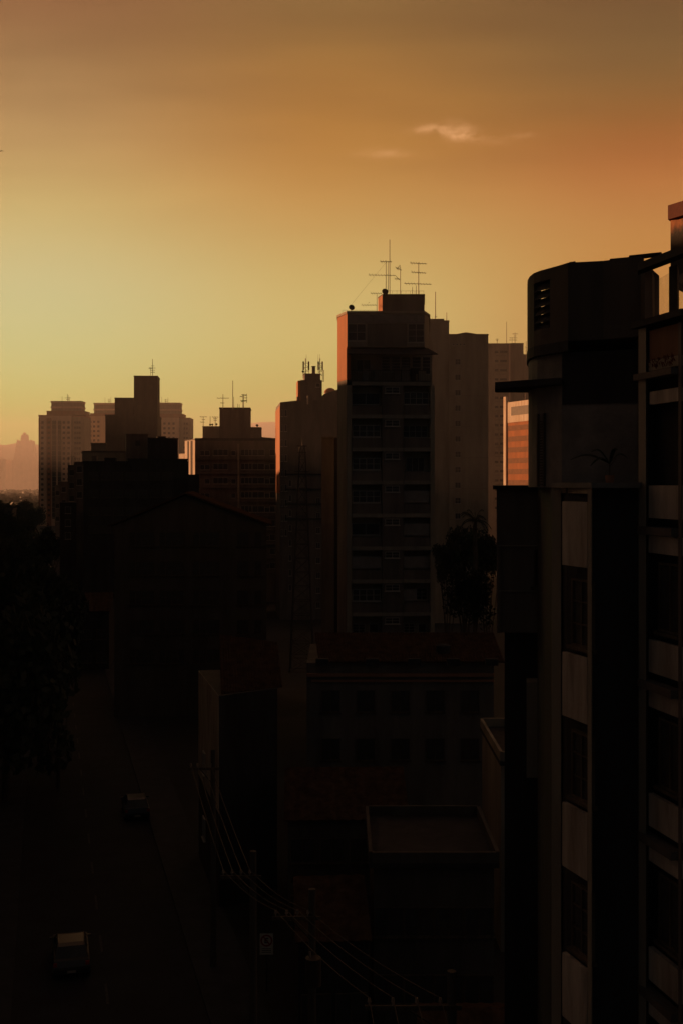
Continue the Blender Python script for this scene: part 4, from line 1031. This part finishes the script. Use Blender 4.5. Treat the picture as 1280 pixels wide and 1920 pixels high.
# ------------------------------------------------------------------ trees
def leafmesh(seed, rx, rz, n, size, lobes=9):
    rn = random.Random(seed); mb = MB(); cl = []
    for _ in range(lobes):
        a = rn.uniform(0, 2*PI); r = rn.uniform(.15, .72); z = rn.uniform(-.55, .75)
        cl.append((Vector((math.cos(a)*rx*r, math.sin(a)*rx*r, z*rz)), rn.uniform(.28, .48)*rx))
    for _ in range(n):
        c, r = rn.choice(cl)
        v = Vector((rn.gauss(0, 1), rn.gauss(0, 1), rn.gauss(0, .8))).normalized()*r*rn.uniform(.55, 1.08)
        p = c+v; a = Vector((rn.gauss(0,1), rn.gauss(0,1), rn.gauss(0,1))).normalized()*size*rn.uniform(.6, 1.3); b = a.orthogonal().normalized()*size*.5
        mb.face([p-a, p+b, p+a, p-b])
    return mb.mesh('crown', M['leaf'])
CR = [leafmesh(k, 1.0, .85, 4200, .075, 18) for k in range(3)]
def trunkmesh(seed):
    rn = random.Random(seed); mb = MB(); p = Vector((0,0,0)); r = .05
    mb.tube((0,0,0), (.02,.01,.55), .055, .035, 8)
    for k in range(7):
        a = k*2*PI/7+rn.uniform(-.3,.3); s = Vector((.02,.01,.38+.025*k)); m_ = s+Vector((math.cos(a)*.25, math.sin(a)*.25, .28)); e = m_+Vector((math.cos(a)*.28, math.sin(a)*.28, .2))
        mb.tube(s, m_, .025, .015, 5); mb.tube(m_, e, .015, .006, 5)
    return mb.mesh('trunk', M['bark'])
TR = [trunkmesh(k) for k in range(2)]
tcount = 0
def tree(px, pyt, d, wpx, label, group='trees lining the dark street', name='broadleaf_tree', base=0):
    global tcount
    zt = ZZ(pyt, d); r = wpx/2/F*d; x, y = G(px, d)
    root = thing(name, (x, y, base), label, 'tree', group)
    ch = min(r*1.5, (zt-base)*.5)
    t = link('trunk', TR[tcount % 2], root); hh = zt-base-ch*.9; t.scale = (r*1.25, r*1.25, hh/.95)
    c = link('crown', CR[tcount % 3], root, (0, 0, zt-base-ch*1.05), tcount*1.3); c.scale = (r, r, ch*1.1)
    tcount += 1; return root
tree(870, 985, 118, 80, 'round dark tree at the foot of the grey slab, right of the centre tower', 'trees right of the centre tower')
tree(838, 1012, 100, 60, 'lower dark tree touching the right side of the centre tower', 'trees right of the centre tower')
tree(912, 998, 92, 66, 'dark tree against the near brown wing', 'trees right of the centre tower')
tree(880, 1060, 84, 90, 'lowest broad dark tree in front of the other trees by the centre tower', 'trees right of the centre tower')
# palm
pr = thing('palm_tree', (*G(890, 86), 0), 'spiky palm rising over the dark trees right of the centre tower', 'palm')
pt0 = Vector((*G(890, 86), 0)); pt1 = W(890, 975, 86)
part('trunk', MB().tube(pt0, pt1, .22, .13, 8), 'bark', pr)
fm = MB(); rn = random.Random(9)
for k in range(18):
    a = k*2*PI/18+rn.uniform(-.2,.2); L_ = rn.uniform(.9, 1.6); up_ = rn.uniform(-.1, 1.3); prev = pt1
    for j in range(1, 8):
        t = j/7; c = pt1+Vector((math.cos(a)*L_*t, math.sin(a)*L_*t, up_*t*1.3-.8*t*t*t)); sd_ = Vector((-math.sin(a), math.cos(a), 0))
        fm.tube(prev, c, .018, n=3)
        for q in (0, .5):
            m_ = prev.lerp(c, q)
            for s in (-1, 1): tip = m_+sd_*s*.32*(1-.5*t)+Vector((math.cos(a)*.15, math.sin(a)*.15, -.18)); fm.face([m_, m_+Vector((math.cos(a)*.05, math.sin(a)*.05, 0)), tip])
        prev = c
part('crown', fm, 'leaf', pr)
TL = [(-5, 1035, 110, 120), (62, 1045, 120, 90), (20, 1000, 190, 70), (66, 1003, 210, 60), (100, 992, 250, 40), (8, 958, 330, 46), (40, 966, 300, 50), (84, 985, 330, 34),
      (-12, 935, 480, 40), (22, 943, 620, 34), (50, 938, 700, 40), (68, 948, 560, 26), (35, 930, 1000, 40), (5, 927, 1100, 44), (60, 928, 1200, 36), (90, 1075, 100, 90), (10, 1120, 88, 150), (110, 1120, 92, 70)]
words = ['tall broad', 'rounded', 'ragged', 'spreading', 'bushy', 'slender']
for i, (px, py, dd, w) in enumerate(TL):
    zone = 'near the left photo edge' if dd < 130 else ('beside the left street row' if dd < 260 else ('in the hazy middle of the valley' if dd < 600 else 'at the far foot of the pink towers'))
    o = tree(px, py, dd, w*(1.7 if dd < 130 else 1.3), f'{words[i % 6]} dark tree {zone}', 'trees filling the left valley')
LBL = ['dark tree cut by the left edge, its crown just below the valley', 'dark crown directly below the foot of the cream tower', 'ragged tree at the left edge above the nearest dark crowns', 'spreading dark tree right of the ragged one, below the valley', 'small bushy tree at the foot of the narrow street blocks', 'hazy slender tree highest at the left edge of the valley',
       'hazy broad tree in the middle of the valley floor', 'small hazy tree at the lower left corner of the cream tower', 'hazy crown cut by the left edge, under the pink slab block', 'hazy distant tree below the pink towers, left one', 'hazy distant tree directly under the stepped pink tower', 'small hazy tree touching the cream tower left side',
       'faintest far tree centred in the valley gap', 'faintest far tree at the left photo edge', 'faintest far tree next to the cream tower', 'black tree along the left pavement below the street row', 'largest black tree low at the left photo edge', 'black tree right of the largest low one, by the road']
trees_ = [o for o in bpy.data.objects if o.get('group') == 'trees filling the left valley']
trees_.sort(key=lambda o: (len(o.name), o.name))
for o, l in zip(trees_, LBL): o['label'] = l
# distant valley greenery as one mass
vb = MB(); rn = random.Random(21)
for _ in range(9000):
    y = rn.uniform(700, 2400); x = rn.uniform(-.34, -.10)*y; h = rn.uniform(2, 9); s = rn.uniform(2.5, 6)
    p = Vector((x, y, h)); a = Vector((rn.gauss(0,1), rn.gauss(0,1), rn.gauss(0,.6))).normalized()*s; b = a.orthogonal().normalized()*s*.6
    vb.face([p-a, p+b, p+a, p-b])
vo = struct('valley_woods', vb, 'leaf', 'stuff')

# ------------------------------------------------------------------ street furniture: poles, wires, sign
def pole(px, d, ztop, arm, label, x0=None):
    x, y = G(px, d); root = thing('utility_pole', (x, y, 0), label, 'utility pole', 'utility poles along the right pavement')
    part('post', MB().tube((x, y, 0), (x, y, ztop), .17, .12, 12), 'soot2', root)
    ca = MB(); zz = ztop-.9; ca.box(x-arm[0], x+arm[1], y-.20, y-.12, zz-.06, zz+.06); part('crossarm', ca, 'wood', root)
    br = MB().tube((x, y-.16, zz-.75), (x-arm[0]*.5, y-.16, zz-.06), .025); part('brace', br, 'metal', root)
    ps = []
    for k in range(4):
        xx = x-arm[0]+.12+k*(arm[0]*.27); q = Vector((xx, y-.16, zz+.06))
        part('insulator', MB().tube(q, q+Vector((0,0,.09)), .02).tube(q+Vector((0,0,.09)), q+Vector((0,0,.2)), .055, .035, 10), 'ceramic', root)
        ps.append(q+Vector((0,0,.2)))
    tr_ = MB().tube((x+.33, y, zz-1.9), (x+.33, y, zz-1.0), .23, .23, 14)
    return root, ps, (x, y, zz)
r1, p1, c1 = pole(846, 31, 11.1, (2.3, .25), 'nearest utility pole with a wide crossarm at the bottom of the photo')
r2, p2, c2 = pole(585, 38.7, 10.6, (1.3, .3), 'second utility pole, where the wires bend near the no parking sign')
r3, p3, c3 = pole(475, 43, 10.5, (1.2, .3), 'third utility pole beyond the no parking sign')
r4, p4, c4 = pole(400, 58, 10.8, (1.2, .3), 'fourth utility pole, in front of the pale sided house')
rt_ = thing('transformer', (c2[0]+.05, c2[1]-.42, 7.6), 'dark drum transformer hung on the second utility pole', 'transformer')
part('drum', MB().tube((c2[0]+.05, c2[1]-.42, 7.6), (c2[0]+.05, c2[1]-.42, 8.5), .26, .26, 16), 'metal', rt_)
part('bushing', MB().tube((c2[0]-.05, c2[1]-.42, 8.5), (c2[0]-.05, c2[1]-.42, 8.7), .04), 'ceramic', rt_)
wi = 0
WL = ['outer', 'second', 'third', 'inner']
def cable(a, b, sag, lab):
    mb = MB(); n = 12; prev = a
    for k in range(1, n+1):
        t = k/n; c = a.lerp(b, t)-Vector((0,0,sag*4*t*(1-t))); mb.tube(prev, c, .014, n=5); prev = c
    tag(link('power_cable', mb.mesh('power_cable', M['metal'])), lab, 'cable', 'power cables between the poles')
for (a, b, nm) in ((p1, p2, 'nearest span of the line'), (p2, p3, 'middle span of the line'), (p3, p4, 'farthest span of the line')):
    for k in range(4): cable(a[k], b[k], .18, f'{WL[k]} cable from the street in the {nm}')
for k in range(4): cable(p1[k]+Vector((1.6, -26, .3)), p1[k], .5, f'{WL[k]} cable from the street running from the nearest pole to the bottom edge')
# no parking sign
d = 55; sx_, sy_ = G(500, d); zc_ = 2.5
sg = thing('no_parking_sign', (sx_, sy_, .13), 'square no parking sign plate with a crossed letter E, by the poles', 'sign')
sz = ZZ(1765, d)
part('post', MB().tube((sx_, sy_+.05, .13), (sx_, sy_+.05, sz+.3), .04, .04, 8), 'metal', sg)
pz = sz
plate = part('plate', MB().box(sx_-.31, sx_+.31, sy_-.012, sy_+.01, pz-.62, pz+.36), 'white', sg)
ring = MB(); K = 28
for k in range(K):
    a, b = 2*PI*k/K, 2*PI*(k+1)/K
    P = lambda r, t: (sx_+r*math.cos(t), pz+.04+r*math.sin(t))
    q = [P(.21, a), P(.28, a), P(.28, b), P(.21, b)]
    ring.hexa([(x, sy_-.016, z) for x, z in q], [(x, sy_-.022, z) for x, z in q])
part('ring', ring, 'red', plate)
E = MB(); e0 = sy_-.019
for (x0, x1, z0, z1) in ((-.09, -.04, -.12, .12), (-.04, .09, .07, .12), (-.04, .06, -.025, .025), (-.04, .09, -.12, -.07)): E.box(sx_+x0, sx_+x1, e0, e0+.006, pz+.04+z0, pz+.04+z1)
part('letter', E, 'blk', plate)
sl_ = MB(); sl_.hexa([(sx_-.17, sy_-.026, pz+.21), (sx_-.13, sy_-.026, pz+.25), (sx_+.18, sy_-.026, pz-.13), (sx_+.14, sy_-.026, pz-.17)], [(sx_-.17, sy_-.023, pz+.21), (sx_-.13, sy_-.023, pz+.25), (sx_+.18, sy_-.023, pz-.13), (sx_+.14, sy_-.023, pz-.17)])
part('slash', sl_, 'red', plate)
ln = MB()
for k in range(3): ln.box(sx_-.22, sx_+.22, sy_-.016, sy_-.013, pz-.36-.08*k, pz-.33-.08*k)
part('text_lines', ln, 'blk', plate)

# ------------------------------------------------------------------ cars (side profile lofted across the width)
def car(x, y, rz, paint, label, group='cars on the dark street'):
    root = thing('parked_car', (x, y, .006), label, 'car', group); root.rotation_euler = (0, 0, rz)
    def loc(name, mb, m, parent=None, smooth=False):
        o = link(name, mb.mesh(name, M[m]), parent or root)
        if smooth:
            for p_ in o.data.polygons: p_.use_smooth = True
        return o
    L0, Wd = 2.05, .86
    prof = [(-L0, .35), (-L0-.03, .62), (-L0+.08, .92), (-1.35, .98), (1.05, .93), (L0-.15, .80), (L0, .58), (L0-.03, .32)]
    b = MB(); ws = [(-1, .90), (-.92, 1.0), (.92, 1.0), (1, .90)]
    for (s0, k0), (s1, k1) in zip(ws, ws[1:]):
        A = [(s0*Wd, yy, .32+(zz-.32)*k0) for yy, zz in prof]; B = [(s1*Wd, yy, .32+(zz-.32)*k1) for yy, zz in prof]
        for i in range(len(prof)):
            j = (i+1) % len(prof); b.face([A[i], B[i], B[j], A[j]])
    for s in (-1, 1): b.face([(s*Wd, yy, .32+(zz-.32)*.9) for yy, zz in (prof if s < 0 else prof[::-1])])
    body = loc('body', b, paint)
    cb = [(-1.75, .93), (-1.42, 1.40), (-1.1, 1.47), (.05, 1.46), (.42, 1.36), (1.12, .91)]
    g = MB(); wl, wt = .80, .60
    def cw_(z): return wl+(wt-wl)*(z-.92)/.55
    A = [(-cw_(zz), yy, zz) for yy, zz in cb]; B = [(cw_(zz), yy, zz) for yy, zz in cb]
    rf = MB()
    for i in range(len(cb)-1):
        (rf if i in (1, 2, 3) else g).face([A[i], A[i+1], B[i+1], B[i]])
    g.face(A[::-1]); g.face(B)
    cab = loc('cabin_glass', g, 'glass'); loc('roof', rf, paint)
    pl = MB()
    for s in (-1, 1):
        pl = MB()
        for (y0_, z0__, y1_, z1__) in ((-1.75, .93, -1.42, 1.40), (1.12, .91, .42, 1.36), (-.35, .93, -.35, 1.46), (-1.42, 1.40, -1.1, 1.47), (-1.1, 1.47, .05, 1.46), (.05, 1.46, .42, 1.36)):
            pl.tube((s*(cw_(z0__)+.005), y0_, z0__), (s*(cw_(z1__)+.005), y1_, z1__), .035, n=5)
        loc('pillars', pl, paint)
    for s in (-1, 1):
        for yy in (-1.28, 1.30):
            w = loc('wheel', MB().tube((s*.70, yy, .31), (s*.89, yy, .31), .31, .31, 20), 'tyre'); loc('rim', MB().tube((s*.885, yy, .31), (s*.90, yy, .31), .19, .17, 14), 'frame', w)
        loc('tail_light', MB().box(s*.76-.10, s*.76+.08, -L0-.035, -L0+.05, .68, .86), 'red')
        loc('headlight', MB().box(s*.68-.14, s*.68+.12, L0-.12, L0+.01, .60, .74), 'lampg')
        loc('mirror', MB().box(s*.93-.09, s*.93+.09, .78, .90, .95, 1.07), paint)
    loc('bumper', MB().box(-.82, .82, -L0-.09, -L0+.02, .34, .52), 'blk')
    loc('number_plate', MB().box(-.2, .2, -L0-.11, -L0-.085, .38, .50), 'lampg')
    return root
sa_ = math.atan(.25)
car(-14.9, 85, sa_, 'carb', 'dark hatchback parked by the right kerb, farther of the two cars')
car(-13.5, 58.6, sa_, 'cars', 'pale car with a faint roof glint at lower left, nearer of the two')

# ------------------------------------------------------------------ birds
def bird(px, py, d, s, label):
    c = W(px, py, d); root = thing('bird', tuple(c), label, 'bird', 'birds in the sky')
    b = MB().tube(c+Vector((-.2*s, 0, 0)), c+Vector((.2*s, 0, .02)), .05*s, .03*s, 8)
    part('body', b, 'black', root)
    for k in (-1, 1):
        w = MB(); a = c+Vector((0, 0, .02)); m_ = c+Vector((k*.3*s, .1*s, .16*s)); e = c+Vector((k*.75*s, .05*s, .02*s)); o = Vector((0, .16*s, 0)); t = Vector((0,0,.02*s))
        w.hexa([a-o, m_-o, m_+o, a+o], [a-o+t, m_-o+t, m_+o+t, a+o+t]); w.hexa([m_-o, e, m_+o], [m_-o+t, e+t, m_+o+t]); part('wing', w, 'black', root)
bird(1.0, 284, 90, .42, 'tiny dark bird at the left photo edge high in the sky')
bird(123, 712, 160, .12, 'speck of a bird above the cream apartment tower')

# ------------------------------------------------------------------ unseen blocks added beyond the left edge, heights set to cast the long shade
def offblock(pts, z, lab):
    root = thing('tall_apartment_block', (pts[0][0], pts[0][1], 0), lab, 'building', 'tall blocks across the street')  # unseen block added to cast shade
    block(root, pts, 0, z, 'plaster', .5, 'dark')
    f = Face(pts[0], pts[1])
    for k in range(int(z/3)-1):
        for i in range(3): window(root, f, f.len*(i+.5)/3, 1+k*3.0, 1.5, 1.3, '2')
OFF = [((-44,22),(-24,22),(-30,98),(-52,98),36.5), ((-72,112),(-42.5,112),(-56.5,172),(-88,172),44), ((-112,196),(-66,196),(-89,292),(-142,292),42), ((-154,304),(-98,304),(-130,392),(-182,392),40), ((-196,420),(-139,420),(-170,520),(-230,520),44), ((-300,560),(-184,560),(-250,760),(-380,760),46)]
names = ['pale slab block across the street from the pale sided house', 'tallest block across the street from the centre tower', 'third pale block along the left of the street', 'fourth pale block along the left of the street', 'fifth pale block along the left of the street', 'broad pale block farthest along the left of the street']
for (a, b, c, e, z), nme in zip(OFF, names): offblock([a, b, c, e], z, nme)

# ------------------------------------------------------------------ haze
HZ = .00025
mh = bpy.data.materials.new('haze_air'); mh.use_nodes = True; t = mh.node_tree; t.nodes.clear()
pv = t.nodes.new('ShaderNodeVolumePrincipled'); pv.inputs['Density'].default_value = HZ; pv.inputs['Color'].default_value = (.95, .95, 1.0, 1); pv.inputs['Anisotropy'].default_value = .2
mo = t.nodes.new('ShaderNodeOutputMaterial'); t.links.new(pv.outputs[0], mo.inputs['Volume'])
hb = MB().box(-3600, 2800, -60, 6300, -2, 335)
ho = link('haze', hb.mesh('haze', mh)); ho['kind'] = 'stuff'
